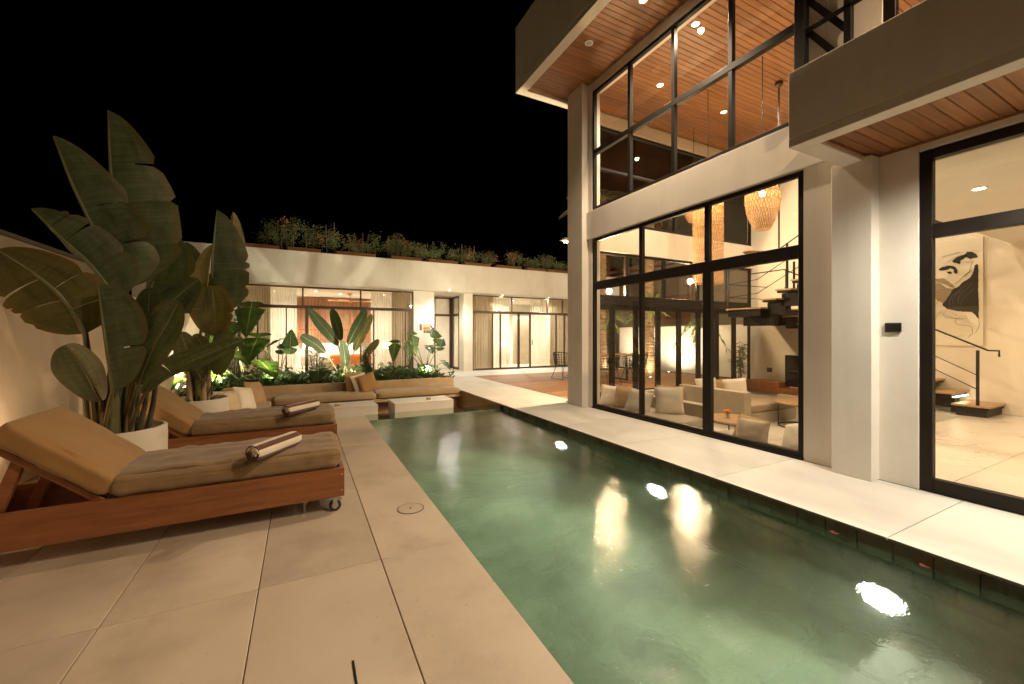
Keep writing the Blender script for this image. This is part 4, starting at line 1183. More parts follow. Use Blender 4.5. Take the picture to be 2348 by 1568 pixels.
nightstand(.22, 18.8, 'pale nightstand at the left side of the white bed'); table_lamp(.22, 18.75, .55, 'glowing bedside lamp behind the left part of the strelitzia', 60, .2, .34)
nightstand(3.3, 18.6, 'pale nightstand under the lamp at the right of the left bedroom'); table_lamp(3.32, 18.55, .55, 'bedside lamp behind the sheer curtain of the left bedroom', 40)
nightstand(8.9, 18.2, 'pale nightstand behind the sliding door of the right bedroom'); table_lamp(8.9, 18.15, .55, 'bedside lamp behind the sheer curtain of the right bedroom', 40)
wfan = empty('ceiling_fan', (1.66, 17.0, 2.70), 'wooden ceiling fan in the left guest bedroom', 'ceiling fan')
MB().lathe([(0, .31), (.09, .31), (.09, .27), (.03, .23), (.015, .22), (.015, .05)], (1.66, 17, 2.70), 18).build('rod', MT['wood_fan'], wfan)
MB().lathe([(0, .06), (.05, .055), (.09, .01), (.07, -.03), (0, -.04)], (1.66, 17, 2.70), 18).build('hub', MT['wood_fan'], wfan)
for k, a in enumerate((5, 170, 235)): blade(wfan, (1.66, 17, 2.71), R(a), .72, MT['wood_fan'], .08)
# right bedroom: warm partition and a chair
bw = boxobj('wardrobe', (9.0, 17.2, .005), (9.9, 17.4, 2.3), MT['sofa_light']); tag(bw, 'tan wardrobe panel glimpsed through the open sliding door', 'wardrobe')
# lamps
for (x, y), t, w in (((.45, 16.6), 'bright ceiling downlight behind the second upper pane of the left bedroom', 150), ((1.35, 17.4), 'ceiling downlight in the middle of the left bedroom', 150), ((2.95, 17.0), 'ceiling downlight behind the right drape of the left bedroom', 130), ((-.9, 17.2), 'ceiling downlight at the left end of the left bedroom', 120),
                     ((7.6, 17.0), 'ceiling downlight behind the left part of the right bedroom window', 150), ((8.8, 17.0), 'ceiling downlight in the middle of the right bedroom', 150), ((10.2, 17.0), 'ceiling downlight at the right end of the right bedroom', 140)):
    downlight((x, y, 3.017), w * 2.6, CREAM, t, 'guest wing downlights', ang=165)
p = at(1030, 665, Z=3.015)
downlight((p.x, p.y, 3.016), 250, CREAM, 'lit downlight under the eave of the guest wing entry', 'eave downlights', ang=160)
for x in (7.2, 9.4): downlight((x, 14.82, 3.016), 190, CREAM, 'eave downlight above the right bedroom glass, %s one' % ('left' if x < 8 else 'right'), 'eave downlights', ang=150, r=.03)
wl = empty('wall_light', (XB - .12, 14.9, 2.45), 'small glowing wall light at the right end of the left bedroom transom', 'wall light')
MB().box((XB - .15, 14.84, 2.42), (XB - .09, 14.92, 2.48), .006).build('housing', MT['black_plastic'], wl)
MB().disc((XB - .12, 14.835, 2.45), .028, nrm=(0, -1, 0)).build('bulb', MT['bulb_warm'], wl)
# signs on the entry wall
def text_mesh(txt, size, center, m, parent, name='lettering'):
    cu = bpy.data.curves.new('lettering', 'FONT'); cu.body = txt; cu.size = size; cu.align_x = 'CENTER'; cu.align_y = 'CENTER'; cu.extrude = .002; cu.resolution_u = 2
    t = bpy.data.objects.new('tmp_text', cu); C.objects.link(t)
    dg = bpy.context.evaluated_depsgraph_get()
    me = bpy.data.meshes.new_from_object(t.evaluated_get(dg))
    bpy.data.objects.remove(t)
    o = bpy.data.objects.new(name, me); C.objects.link(o)
    me.materials.clear(); me.materials.append(m)
    o.parent = parent; o.location = Vector(center) - org(parent); o.rotation_euler = (R(90), 0, 0)
    return o
SG = 'signs on the entry wall'
def sign(u0, v0, u1, v1, txt, bm_, lm, label, size):
    a, b = at(u0, v0, Y=YW - .01), at(u1, v1, Y=YW - .01)
    e = empty('wall_sign', ((a.x + b.x) / 2, YW - .01, b.z), label, 'sign', SG)
    boxobj('board', (a.x, YW - .018, b.z), (b.x, YW - .001, a.z), MT[bm_], e, bev=.003)
    if txt: text_mesh(txt, size, ((a.x + b.x) / 2, YW - .020, (a.z + b.z) / 2), MT[lm], e)
    return e, a, b
k = 200 / 2348 * .6112
def sc_(x, y): return (1540 * .6112 + x * k, 1190 * .6112 + y * k)
e, a, b = sign(*sc_(575, 285), *sc_(905, 395), 'Live Simply', 'sign_cream', 'letter_brown', 'cream sign reading Live Simply, topmost of the hanging signs', .085)
apx = at(*sc_(745, 175), Y=YW - .01)
MB().tube([(a.x + .02, YW - .012, a.z), (apx.x, YW - .012, apx.z), (b.x - .02, YW - .012, a.z)], .003, 4).build('cord', MT['letter_brown'], e)
sign(*sc_(575, 425), *sc_(905, 540), 'Love More', 'sign_orange', 'letter_orange', 'orange sign in the middle of the hanging signs', .085)
sign(*sc_(580, 580), *sc_(905, 685), 'Laugh Often', 'sign_black', 'letter_cream', 'black sign reading Laugh Often, lowest of the hanging signs', .080)
e, a, b = sign(*sc_(395, 298), *sc_(490, 578), '', 'sign_frame', None, 'narrow upright brown framed sign left of the hanging signs', .05)
boxobj('panel', (a.x + .02, YW - .022, b.z + .03), (b.x - .02, YW - .0185, a.z - .03), MT['terracotta'], e)
MB().tube([((a.x + b.x) / 2, YW - .024, a.z - .10), ((a.x + b.x) / 2, YW - .024, b.z + .10)], .012, 6).build('emblem', MT['sign_black'], e)
# wall security light on the roof, half behind the column
p = at(1292, 551, Y=15.2)
rl = empty('roof_floodlight', (p.x, 15.2, 4.04), 'small white floodlight on a pole at the roof edge beside the column', 'floodlight')
MB().tube([(p.x + .25, 15.2, 4.04), (p.x + .25, 15.2, p.z + .05)], .02, 6).build('pole', MT['black_steel'], rl)
MB().box((p.x - .02, 15.1, p.z + .0), (p.x + .34, 15.3, p.z + .12), .01).box((p.x - .16, 15.08, p.z - .02), (p.x + .02, 15.3, p.z + .01), .004).build('hood', MT['linen_white'], rl)
for dx in (.02, .16): MB().lathe([(0, -.05), (.035, -.035), (.045, 0), (.035, .03)], (p.x + dx, 15.18, p.z - .06), 12).build('bulb', MT['bulb_warm'], rl)
# courtyard side wall and the neighbour beyond
cw = MB().box((13.0, 7.2, -.05), (13.2, 14.44, 1.75), .01).build('courtyard_wall', PL); tag(cw, 'white courtyard wall behind the palm trunks', 'wall')
nb = empty('neighbour_house', (15.5, 11, 0), 'dim beige neighbouring house rising behind the courtyard wall', 'house')
boxobj('wall', (15.0, 6.0, -.03), (15.3, 22.0, 4.6), MT['neighbour_wall'], nb)
boxobj('roof', (14.6, 5.8, 4.6), (18, 22.2, 4.8), MT['terracotta'], nb)
boxobj('window_shutter', (14.97, 12.2, 1.9), (15.0, 14.6, 3.2), MT['wood_slat'], nb)
# ---------------------------------------------------------------- garden walls
gw = MB().box((-2.55, -3.2, -.05), (-2.35, 14.44, 2.0), .012).build('garden_wall', MT['garden_plaster'])
tag(gw, 'long plastered garden wall behind the loungers at the left', 'wall')
ob = empty('neighbour_wall', (-3.6, 8, 0), 'dark brown wall rising beyond the left garden wall', 'wall')
boxobj('wall', (-4.6, 6.6, -.03), (-4.4, 14.0, 3.05), MT['neighbour_wall'], ob)
boxobj('coping', (-4.65, 6.55, 3.05), (-4.35, 14.0, 3.12), MT['grout'], ob)

# ---------------------------------------------------------------- sun loungers
def lounger(dx, dy, label):
    e = empty('sun_lounger', (-.7 + dx, 3.8 + dy, 0), label, 'sun lounger', 'teak sun loungers beside the pool')
    TK = MT['wood_teak']
    X0, X1, Y0, Y1 = -1.86 + dx, .30 + dx, 3.485 + dy, 4.165 + dy
    zb, zt = .125, .35
    boxobj('side_board', (X0, Y0, zb), (X1, Y0 + .035, zt), TK, e, bev=.004)
    boxobj('side_board', (X0, Y1 - .035, zb), (X1, Y1, zt), TK, e, bev=.004)
    boxobj('end_board', (X1 - .035, Y0 + .036, zb), (X1 - .001, Y1 - .036, zt - .002), TK, e, bev=.004)
    boxobj('end_board', (X0 + .001, Y0 + .036, zb), (X0 + .035, Y1 - .036, zt - .002), TK, e, bev=.004)
    sm_ = boxmesh('slat', (.07, Y1 - Y0 - .074, .02), TK, .003)
    for k in range(14):
        inst('slat', sm_, e, (X1 - .10 - .1 * k, (Y0 + Y1) / 2, .335))
    hx = -1.10 + dx
    softbox((hx, Y0 + .01, .352), (X1 - .03, Y1 - .01, .50), .045, .018, 4 + dx, 44, .006, pucker=.016).build('seat_cushion', MT['khaki'], e)
    ang = R(40)
    Mx = Matrix.Translation((hx - .035, 0, .362)) @ Matrix.Rotation(ang, 4, 'Y') @ Matrix.Translation((0, (Y0 + Y1) / 2, 0))
    # local: -X runs up along the backrest
    L = .66
    cu = softbox((-L, -(Y1 - Y0) / 2 + .01, .0), (0, (Y1 - Y0) / 2 - .01, .14), .035, .012, 8 + dx, 20, .004)
    cu.v = [Mx @ p for p in cu.v]
    cu.build('back_cushion', MT['khaki_back'], e)
    bf = MB()
    for y in (-.28, .28): bf.box((-L - .02, y - .02, -.045), (.03, y + .02, -.006), .003, M=Mx)
    for k in range(7): bf.box((-L + .02 + .09 * k, -.30, -.004), (-L + .075 + .09 * k, .30, .008), 0, M=Mx)
    bf.build('backrest_frame', TK, e)
    for y in (Y0 + .09, Y1 - .09):
        p = Mx @ Vector((-L * .72, y - (Y0 + Y1) / 2, -.04))
        q = Vector((X0 + .17, y, .14))
        d = q - p; ln = d.length
        Mp = Matrix.Translation((p + q) / 2) @ d.to_track_quat('X', 'Z').to_matrix().to_4x4()
        MB().box((-ln / 2, -.022, -.03), (ln / 2, .022, .03), .003, M=Mp).build('support_prop', TK, e)
    MB().tube([(X0 + .5, Y0 + .1, .17), (X0 + .5, Y1 - .1, .17)], .018, 8).build('cross_bar', MT['black_steel'], e)
    My_ = Matrix.Rotation(R(90), 4, 'X')
    for (sx_, sz_) in ((X1 - .018, zb + .05), (X1 - .018, zt - .05), (X0 + .018, zb + .05), (X0 + .018, zt - .05)):
        MB().lathe([(0, .0022), (.006, .0022), (.0065, 0)], (sx_, Y0 - .0002, sz_), 10, M=My_).build('screw', MT['steel'], e)
    for (x, y) in ((X1 - .07, Y0 + .055), (X1 - .07, Y1 - .055), (X0 + .10, Y0 + .055), (X0 + .45, Y1 - .055)):
        c = MB().box((x - .035, y - .03, zb - .012), (x + .035, y + .03, zb - .002), .002)
        c.box((x - .012, y - .026, .045), (x + .022, y - .021, zb - .012)).box((x - .012, y + .021, .045), (x + .022, y + .026, zb - .012))
        c.box((x + .022, y - .012, .085), (x + .055, y + .012, .094))
        c = c.build('caster', MT['steel'], e)
        My = Matrix.Rotation(R(90), 4, 'X')
        MB().lathe([(.0, -.016), (.030, -.016), (.045, -.012), (.045, .012), (.030, .016), (0, .016)], (x + .005, y, .0455), 20, M=My).build('wheel', MT['rubber'], c)
        MB().lathe([(.0, -.018), (.024, -.018), (.026, 0), (.024, .018), (0, .018)], (x + .005, y, .0455), 16, M=My).build('hub', MT['steel'], c)
    return e
lounger(0, 0, 'teak sun lounger nearest the camera with khaki cushion and raised back')
lounger(.07, 1.74, 'teak sun lounger farther back, behind the first potted banana plant')

def towel(p, q, r, label, seed):
    """rolled striped towel from p (left, showing its end) to q"""
    p, q = Vector(p), Vector(q)
    e = empty('rolled_towel', (p + q) / 2 - Vector((0, 0, r)), label, 'towel', 'rolled striped towels on the loungers')
    d = (q - p); L = d.length; d.normalize()
    up = Vector((0, 0, 1)); sd = d.cross(up).normalized()
    up = sd.cross(d)
    n, m = 36, 14
    sh = (seed % 3) * 14
    bands = [(-38 + sh, 12 + sh, 1), (12 + sh, 54 + sh, 0), (54 + sh, 94 + sh, 1), (94 + sh, 150 + sh, 0), (150 + sh, 205 + sh, 1), (205 + sh, 322 + sh, 0)]
    W_, Br = MB(), MB()
    def P(a, t, rr=1.0):
        rad = r * rr * (1 + .03 * mnoise.noise(Vector((math.cos(a) * 2, math.sin(a) * 2, t * 6 + seed))) + .012 * mnoise.noise(Vector((a * 6, t * 30, seed))))
        e_ = 1 - .10 * max(0, (abs(t - .5) - .42) / .08) ** 2
        return p + d * L * t + (sd * math.cos(a) + up * math.sin(a) * .93) * rad * e_
    for a0, a1, w in bands:
        tgt = W_ if w else Br
        k = max(3, int((a1 - a0) / 7))
        vs = [P(R(a0 + (a1 - a0) * i / k), j / m) for j in range(m + 1) for i in range(k + 1)]
        tgt.add(vs, [(j * (k + 1) + i, j * (k + 1) + i + 1, (j + 1) * (k + 1) + i + 1, (j + 1) * (k + 1) + i) for j in range(m) for i in range(k)], smooth=True)
    W_.build('white_stripe', MT['towel_white'], e); Br.build('brown_stripe', MT['towel_brown'], e)
    for t, sg in ((0.0, -1), (1.0, 1)):
        E1, E2 = MB(), MB()
        turns, steps = 3.2, 70
        for i in range(steps):
            a0, a1 = 2 * math.pi * turns * i / steps, 2 * math.pi * turns * (i + 1) / steps
            r0, r1 = .95 * (1 - i / steps), .95 * (1 - (i + 1) / steps)
            th = .95 / turns * .86
            pts = [P(a0, t, max(.02, r0)), P(a1, t, max(.02, r1)), P(a1, t, max(.01, r1 - th)), P(a0, t, max(.01, r0 - th))]
            off = d * sg * .006 * (1 + .7 * math.sin(i * 1.3))
            pts2 = [k_ + off for k_ in pts]
            (E1 if (i * 7 // steps) % 2 else E2).add(pts + pts2, [(4, 5, 6, 7), (0, 1, 5, 4), (2, 3, 7, 6)], smooth=False)
        E1.disc(p + d * L * t - d * sg * .004, r * .9, d * sg, 20)
        E1.build('rolled_end', MT['towel_brown'], e); E2.build('rolled_layer', MT['towel_white'], e)
towel(at(578, 1040, Z=.572), at(677, 1003, Z=.572), .062, 'rolled brown and white towel on the nearest lounger', 1)
towel(at(655, 942, Z=.572), at(724, 926, Z=.572), .060, 'rolled brown and white towel on the farther lounger', 5)

# ---------------------------------------------------------------- planters
def pot(x, y, r, z, label):
    e = empty('planter_pot', (x, y, 0), label, 'pot', 'round white planters by the garden wall')
    MB().lathe([(0, .001), (r * .98, .001), (r, .012), (r, z - .012), (r - .008, z), (r - .030, z), (r - .038, z - .012), (r - .038, z - .09)], (x, y, 0), 56).build('shell', MT['pot_white'], e)
    s = MB(); n = 24; vs = [(x, y, z - .045)]
    for j in (1, 2, 3):
        for k in range(n):
            a = 2 * math.pi * k / n; rr = (r - .036) * j / 3
            vs.append((x + rr * math.cos(a), y + rr * math.sin(a), z - .065 + .02 * mnoise.noise(Vector((x + rr * math.cos(a) * 8, rr * math.sin(a) * 8, 2)))))
    fs = [(0, 1 + k, 1 + (k + 1) % n) for k in range(n)]
    for j in (0, 1):
        for k in range(n): fs.append((1 + j * n + k, 1 + (j + 1) * n + k, 1 + (j + 1) * n + (k + 1) % n, 1 + j * n + (k + 1) % n))
    s.add(vs, fs, smooth=True).build('soil', MT['soil'], e)
    return e
POT1, POT2 = (-1.43, 4.70), (-1.20, 6.58)
pot(*POT1, .345, .60, 'round white planter between the two loungers')
pot(*POT2, .33, .58, 'round white planter behind the farther lounger')

# ---------------------------------------------------------------- built-in bench of the pit
bc = empty('built_in_bench', (1.3, 10.3, -.47), 'tan concrete bench running round the sunken pit with a low back', 'bench')
BC = MT['bench_concrete']
boxobj('backrest', (-1.5, 10.60, -.47), (3.66, 10.74, .25), BC, bc, bev=.008)
boxobj('end_curb', (3.60, 10.742, -.04), (3.72, 14.40, .24), BC, bc, bev=.008)
boxobj('seat_slab', (-1.40, 9.86, -.17), (3.60, 10.598, -.10), BC, bc, bev=.006)
boxobj('base', (-1.40, 10.12, -.473), (3.60, 10.597, -.172), BC, bc)
boxobj('seat_slab', (-1.40, 7.56, -.17), (-.56, 9.858, -.10), BC, bc, bev=.006)
boxobj('base', (-1.40, 7.56, -.473), (-.80, 10.118, -.172), BC, bc)
BG = 'khaki bench cushions of the sunken pit'
for (a, b), t in (((( -.52, 9.83, -.099), (1.53, 10.59, .055)), 'long khaki seat cushion on the left half of the back bench'), (((1.55, 9.83, -.099), (3.58, 10.59, .055)), 'long khaki seat cushion on the right half of the back bench'),
                  (((-1.39, 7.58, -.099), (-.56, 9.80, .055)), 'khaki seat cushion on the side bench behind the farther lounger')):
    e = empty('seat_cushion', ((a[0] + b[0]) / 2, (a[1] + b[1]) / 2, a[2]), t, 'cushion', BG)
    softbox(a, b, .05, .012, a[0], 18, .005).build('cover', MT['sofa_fabric'], e)
    y = a[1] + .004
    MB().tube([(a[0] + .05, y, b[2] - .03), (b[0] - .05, y, b[2] - .03)], .006, 5).build('piping', MT['sofa_fabric'], e)
OG = 'pillows on the pit bench'
pillow((-1.02, 7.92, .05), R(58), R(-18), .47, .46, .19, MT['pillow_sand'], 'sand pillow nearest the white planter on the side bench', OG, R(6))
pillow((-.86, 8.62, .05), R(64), R(-20), .45, .44, .17, MT['pillow_cream'], 'cream pillow, middle of the three behind the farther lounger', OG, R(10))
pillow((-.74, 9.25, .05), R(66), R(-20), .47, .47, .18, MT['pillow_tan'], 'tan pillow, right of the three behind the farther lounger', OG, R(6))
pillow((1.17, 10.40, .05), R(16), R(-12), .44, .46, .17, MT['pillow_tan'], 'tan pillow at the back of the trio on the back bench', OG, R(-8))
pillow((1.30, 10.28, .05), R(28), R(-14), .40, .43, .15, MT['pillow_cream'], 'cream pillow sandwiched in the trio on the back bench', OG, R(-12))
pillow((1.46, 10.17, .055), R(14), R(-18), .46, .44, .17, MT['khaki_back'], 'orange-tan pillow at the front of the trio on the back bench', OG, R(-15))
def coffee(xa, xb, ya, yb, label):
    e = empty('coffee_table', ((xa + xb) / 2, (ya + yb) / 2, -.473), label, 'table', 'white block tables of the sunken pit')
    boxobj('table_top', (xa, ya, -.075), (xb, yb, -.05), MT['table_white'], e, bev=.003)
    boxobj('body', (xa + .004, ya + .004, -.44), (xb - .004, yb - .004, -.076), MT['table_white'], e, bev=.003)
    boxobj('plinth', (xa + .04, ya + .04, -.473), (xb - .04, yb - .04, -.441), MT['black_steel'], e)
coffee(1.735, 3.04, 8.765, 9.48, 'white block coffee table on the right in the sunken pit')
coffee(.10, 1.405, 8.80, 9.49, 'white block coffee table on the left in the sunken pit, behind the towel')
for (u, v), t in (((982, 916), 'small wooden candle holder on the right white coffee table'), ((773, 931), 'small wooden candle holder on the left white coffee table')):
    p = at(u, v, Z=-.05)
    e = empty('candle_holder', (p.x, p.y, -.05), t, 'candle holder', 'candle holders on the white tables')
    MB().box((p.x - .045, p.y - .03, -.0495), (p.x + .045, p.y + .03, -.012), .003).build('block', MT['wood_top'], e)
    MB().lathe([(.0, .0), (.018, .0), (.02, .028), (.016, .028), (.0, .012)], (p.x, p.y, -.0118), 12).build('cup', MT['letter_cream'], e)

# ---------------------------------------------------------------- dining set on the deck
dt = empty('dining_table', (8.25, 9.85, 0), 'wooden dining table with black trapezoid legs on the deck', 'table')
boxobj('table_top', (7.15, 9.35, .74), (9.35, 10.35, .80), MT['wood_top'], dt, bev=.006)
for x in (7.55, 8.95):
    MB().tube([(x - .12, 9.5, .735), (x - .05, 9.55, .03), (x - .05, 10.15, .03), (x - .12, 10.2, .735)], .04, 6).build('leg', MT['black_steel'], dt)
def chair(x, y, rz, label):
    e = empty('dining_chair', (x, y, 0), label, 'chair', 'black wire dining chairs on the deck')
    Mx = Matrix.Translation((x, y, 0)) @ Matrix.Rotation(rz, 4, 'Z')
    sh = MB()
    # bucket of bent wires: front is local -Y
    def bp(a, h):
        rr = .26 + .06 * h
        return Vector((rr * math.sin(a), rr * .95 * math.cos(a), .44 + .40 * h * (.55 + .45 * max(0, math.cos(a * .5)))))
    for i in range(15):
        a = R(-112 + 16 * i)
        sh.tube([Mx @ bp(a, h) for h in (0, .25, .5, .75, 1)], .008, 4)
    for h in (.2, .4, .6, .8): sh.tube([Mx @ bp(R(-112 + 8 * i), h) for i in range(29)], .007, 4)
    sh.build('wire_back', MT['black_steel'], e)
    MB().tube([Mx @ bp(R(-112 + 8 * i), 1.0) for i in range(29)], .013, 6).build('top_rail', MT['black_steel'], e)
    MB().lathe([(0, .445), (.25, .44), (.27, .425), (.25, .41), (0, .41)], (x, y, 0), 20).build('seat', MT['rubber'], e)
    for sx in (-1, 1):
        MB().tube([Mx @ Vector((sx * .18, .12, .415)), Mx @ Vector((sx * .25, .27, .012)), Mx @ Vector((sx * .25, -.25, .012)), Mx @ Vector((sx * .18, -.14, .415))], .010, 5).build('leg', MT['black_steel'], e)
chair(7.42, 10.85, R(10), 'black wire chair visible left of the tall white column')
chair(8.35, 10.75, R(0), 'black wire chair on the far side of the dining table')
chair(7.75, 9.05, R(178), 'black wire chair on the near left side of the dining table')
chair(8.65, 9.05, R(184), 'black wire chair on the near right side of the dining table')
chair(9.75, 9.95, R(-88), 'black wire chair at the right-hand head of the dining table')
# ---------------------------------------------------------------- leaves
def half_blade(mb, mid, dirs, wid, splits, r2, sag=.15, sweep=.25, uvL=1.0, wav=0.0, cols=4, notch=0.03):
    """one half of a leaf along the midrib; torn into lobes at the splits (fractions of the midrib)"""
    n = len(mid) - 1
    cuts = [0.0] + sorted(splits) + [1.0]
    T = lambda t: mid[min(n, int(t * n))].lerp(mid[min(n, int(t * n) + 1)], t * n - int(t * n)) if t < 1 else mid[-1].copy()
    for c in range(len(cuts) - 1):
        a, b = cuts[c], cuts[c + 1]
        if c: a += .0015
        lobe_sag = sag * r2.uniform(.6, 1.5) if len(cuts) > 2 else sag
        lobe_sw = sweep * r2.uniform(.75, 1.25) if len(cuts) > 2 else sweep
        twist = r2.uniform(-.12, .12) if len(cuts) > 2 else 0
        rows = max(4, int((b - a) * 30))
        vs, uvs = [], []
        for j in range(rows + 1):
            t = a + (b - a) * j / rows
            p = T(t)
            fw = (T(min(1, t + .03)) - T(max(0, t - .03))).normalized()
            d = dirs(t)
            d = (d - fw * d.dot(fw)).normalized()
            nr = d.cross(fw).normalized()
            w = wid(t)
            e0 = min((t - a) / max(1e-4, (b - a)), (b - t) / max(1e-4, (b - a))) * 2
            rnd = 1 - (notch * 4 * (1 - min(1, e0 * 4)) if len(cuts) > 2 else 0)
            for k in range(cols + 1):
                s = k / cols
                ww = w * s * (rnd if k == cols else 1)
                q = p + d * ww + fw * (lobe_sw * ww) + nr * (twist * ww * s)
                q.z -= lobe_sag * ww * s
                if wav: q += nr * wav * math.sin(t * 34 + c) * s * s
                q += nr * .012 * mnoise.noise(q * 5) * s
                vs.append(q); uvs.append((s, t * uvL))
        mb.add(vs, [(j * (cols + 1) + k, j * (cols + 1) + k + 1, (j + 1) * (cols + 1) + k + 1, (j + 1) * (cols + 1) + k) for j in range(rows) for k in range(cols)], 0, uvs, smooth=True)
def bez(p0, p1, p2, n=14):
    return [p0 * (1 - t) ** 2 + p1 * 2 * t * (1 - t) + p2 * t * t for t in [i / n for i in range(n + 1)]]
def banana_w(wm): return lambda t: wm * max(.02, min(1, (t * 5.5) ** .6) * (1 - max(0, t - .45) ** 1.9 * 2.95)) if t < .995 else .01
def paddle_w(wm): return lambda t: wm * max(.015, math.sin(math.pi * min(1, t * .97 + .03)) ** .62)
def big_leaf(parent, base, mid, wm, dr, dl, m, seed, splits_r=(), splits_l=(), pet=.02, sag=.12, prof=banana_w, stem='stem_green', wl=1.0, sweep=.22, wav=0.0, name='leaf'):
    r2 = random.Random(seed)
    L = sum((mid[i + 1] - mid[i]).length for i in range(len(mid) - 1))
    mb = MB()
    half_blade(mb, mid, (lambda t: dr), prof(wm), list(splits_r), r2, sag, sweep, L, wav)
    half_blade(mb, mid, (lambda t: dl), prof(wm * wl), list(splits_l), r2, sag, sweep, L, wav)
    o = mb.build(name, MT[m], parent)
    pts = ([Vector(base)] if base is not None else []) + mid
    k = len(pts)
    st_ = MB()
    if base is not None:
        full = bez(Vector(base), Vector(base).lerp(mid[0], .55) + Vector((0, 0, .04)), mid[0], 8) + mid[1:]
    else: full = mid
    k = len(full)
    st_.tube([p + Vector((0, 0, -.004)) for p in full], [pet * (1 - .88 * i / (k - 1)) for i in range(k)], 7)
    st_.build('leaf_stalk', MT[stem], o)
    return o
def V(*a): return Vector(a)
def px(u, v, Y): return at(u, v, Y=Y)

# ---------------------------------------------------------------- potted banana plants
RIGHT = Vector((_c, -_s, 0))          # across the view
AWAY = Vector((_s, _c, 0))            # along the view
b1 = empty('banana_plant', (POT1[0], POT1[1], .54), 'tall banana-leaved plant in the nearer white planter', 'plant', 'banana-leaved plants in white planters')
Yp = 4.70
base1 = V(POT1[0], POT1[1], .54)
def L1(uvs, Y0, Y1, ctrl=None):
    """midrib through picture positions, depth running from Y0 to Y1"""
    n = len(uvs)
    pts = [px(u, v, Y0 + (Y1 - Y0) * i / (n - 1)) for i, (u, v) in enumerate(uvs)]
    out = []
    for i in range(n - 1):
        p0 = pts[max(0, i - 1)]; p1 = pts[i]; p2 = pts[i + 1]; p3 = pts[min(n - 1, i + 2)]
        for k in range(6):
            t = k / 6
            out.append(.5 * ((2 * p1) + (p2 - p0) * t + (2 * p0 - 5 * p1 + 4 * p2 - p3) * t * t + (3 * p1 - p0 - 3 * p2 + p3) * t ** 3))
    out.append(pts[-1])
    return out
bl = lambda *a, **k: big_leaf(b1, *a, **k)
O = lambda dx, dy: base1 + V(dx, dy, 0)
# tallest, seen half folded with the left half turned away
bl(O(.0, .05), L1([(280, 665), (268, 520), (253, 400), (247, 252)], 4.80, 4.92), .45, RIGHT * .80 + AWAY * .60, AWAY * .95 - RIGHT * .25, 'banana_leaf', 1, (.22, .48, .72), (.5,), .030, .08)
bl(O(-.04, .0), L1([(275, 668), (230, 560), (168, 430), (122, 312)], 4.72, 4.70), .37, RIGHT * .76 + V(0, 0, .30) + AWAY * .55, AWAY * .9 - RIGHT * .3, 'banana_leaf', 2, (.3, .46, .54), (.4, .7), .028, .16)
bl(O(-.06, -.04), L1([(272, 690), (205, 605), (140, 545), (72, 478)], 4.62, 4.55), .29, RIGHT * .62 + V(0, 0, .56) + AWAY * .5, AWAY * .8 - RIGHT * .2 - V(0, 0, .5), 'banana_leaf', 3, (.3, .62, .78, .83), (.45,), .026, .12)
bl(O(-.10, -.05), L1([(196, 765), (140, 680), (70, 622), (-6, 572)], 4.55, 4.40), .29, RIGHT * .45 + V(0, 0, .72) + AWAY * .45, -RIGHT * .55 - V(0, 0, .75) - AWAY * .35, 'banana_leaf_old', 4, (.22, .42), (.18, .3, .42, .56), .028, .2, wl=.85)
bl(O(.05, .06), L1([(330, 700), (352, 640), (372, 580), (385, 535)], 4.95, 5.05), .30, RIGHT * .9 + AWAY * .3, -RIGHT * .8 + AWAY * .5, 'banana_leaf', 5, (.4,), (.5,), .022, .1)
bl(O(-.12, .02), L1([(232, 920), (205, 870), (180, 826), (150, 790)], 4.56, 4.50), .185, RIGHT * .72 + V(0, 0, .6) - AWAY * .2, -RIGHT * .72 - V(0, 0, .5) - AWAY * .2, 'banana_leaf', 6, (), (), .014, .05, prof=paddle_w)
bl(O(-.05, -.1), L1([(258, 895), (245, 810), (232, 720), (224, 650)], 4.42, 4.38), .27, RIGHT * .8 + AWAY * .5, -RIGHT * .35 + AWAY * .85, 'banana_leaf', 7, (.35,), (), .018, .1, prof=paddle_w)
bl(O(.06, -.04), L1([(330, 790), (335, 750), (340, 705), (343, 660)], 4.55, 4.58), .15, RIGHT * .95, -RIGHT * .95, 'banana_leaf', 8, (.6,), (), .014, .05, prof=paddle_w)
bl(O(.07, -.02), L1([(318, 880), (350, 800), (385, 740), (410, 690)], 4.50, 4.42), .20, RIGHT * .8 - V(0, 0, .3) - AWAY * .3, -RIGHT * .75 + V(0, 0, .5) - AWAY * .1, 'banana_leaf', 9, (.5,), (.4,), .015, .06, prof=paddle_w)
bl(O(.10, -.06), L1([(330, 905), (400, 850), (470, 815), (560, 778)], 4.46, 4.30), .15, RIGHT * .1 + V(0, 0, .9) - AWAY * .35, -V(0, 0, .5) - AWAY * .8, 'banana_leaf', 10, (.3, .5), (.55,), .016, .25, prof=paddle_w)
bl(O(.05, .02), L1([(345, 790), (370, 720), (395, 690), (455, 640)], 4.70, 4.80), .19, RIGHT * .6 - V(0, 0, .6), -RIGHT * .5 + V(0, 0, .7), 'banana_leaf', 11, (.4,), (.5,), .015, .06, prof=paddle_w)
def stems(parent, base, n, r, h, seed, ms=('stem_green', 'stem_tan', 'stem_green')):
    r2 = random.Random(seed)
    for k in range(n):
        a = 2 * math.pi * k / n + r2.uniform(-.3, .3); rr = r * r2.uniform(.3, 1)
        p = Vector(base) + V(rr * math.cos(a), rr * math.sin(a), -.06)
        hh = h * r2.uniform(.65, 1.15)
        q = p + V(math.cos(a) * .09 * hh, math.sin(a) * .09 * hh, hh)
        MB().tube(bez(p, p.lerp(q, .5) + V(0, 0, .05), q, 8), [.040 * (1 - .55 * i / 8) * r2.uniform(.93, 1.07) for i in range(9)], 9).build('stem', MT[ms[k % len(ms)]], parent)
stems(b1, base1, 11, .17, .62, 3)
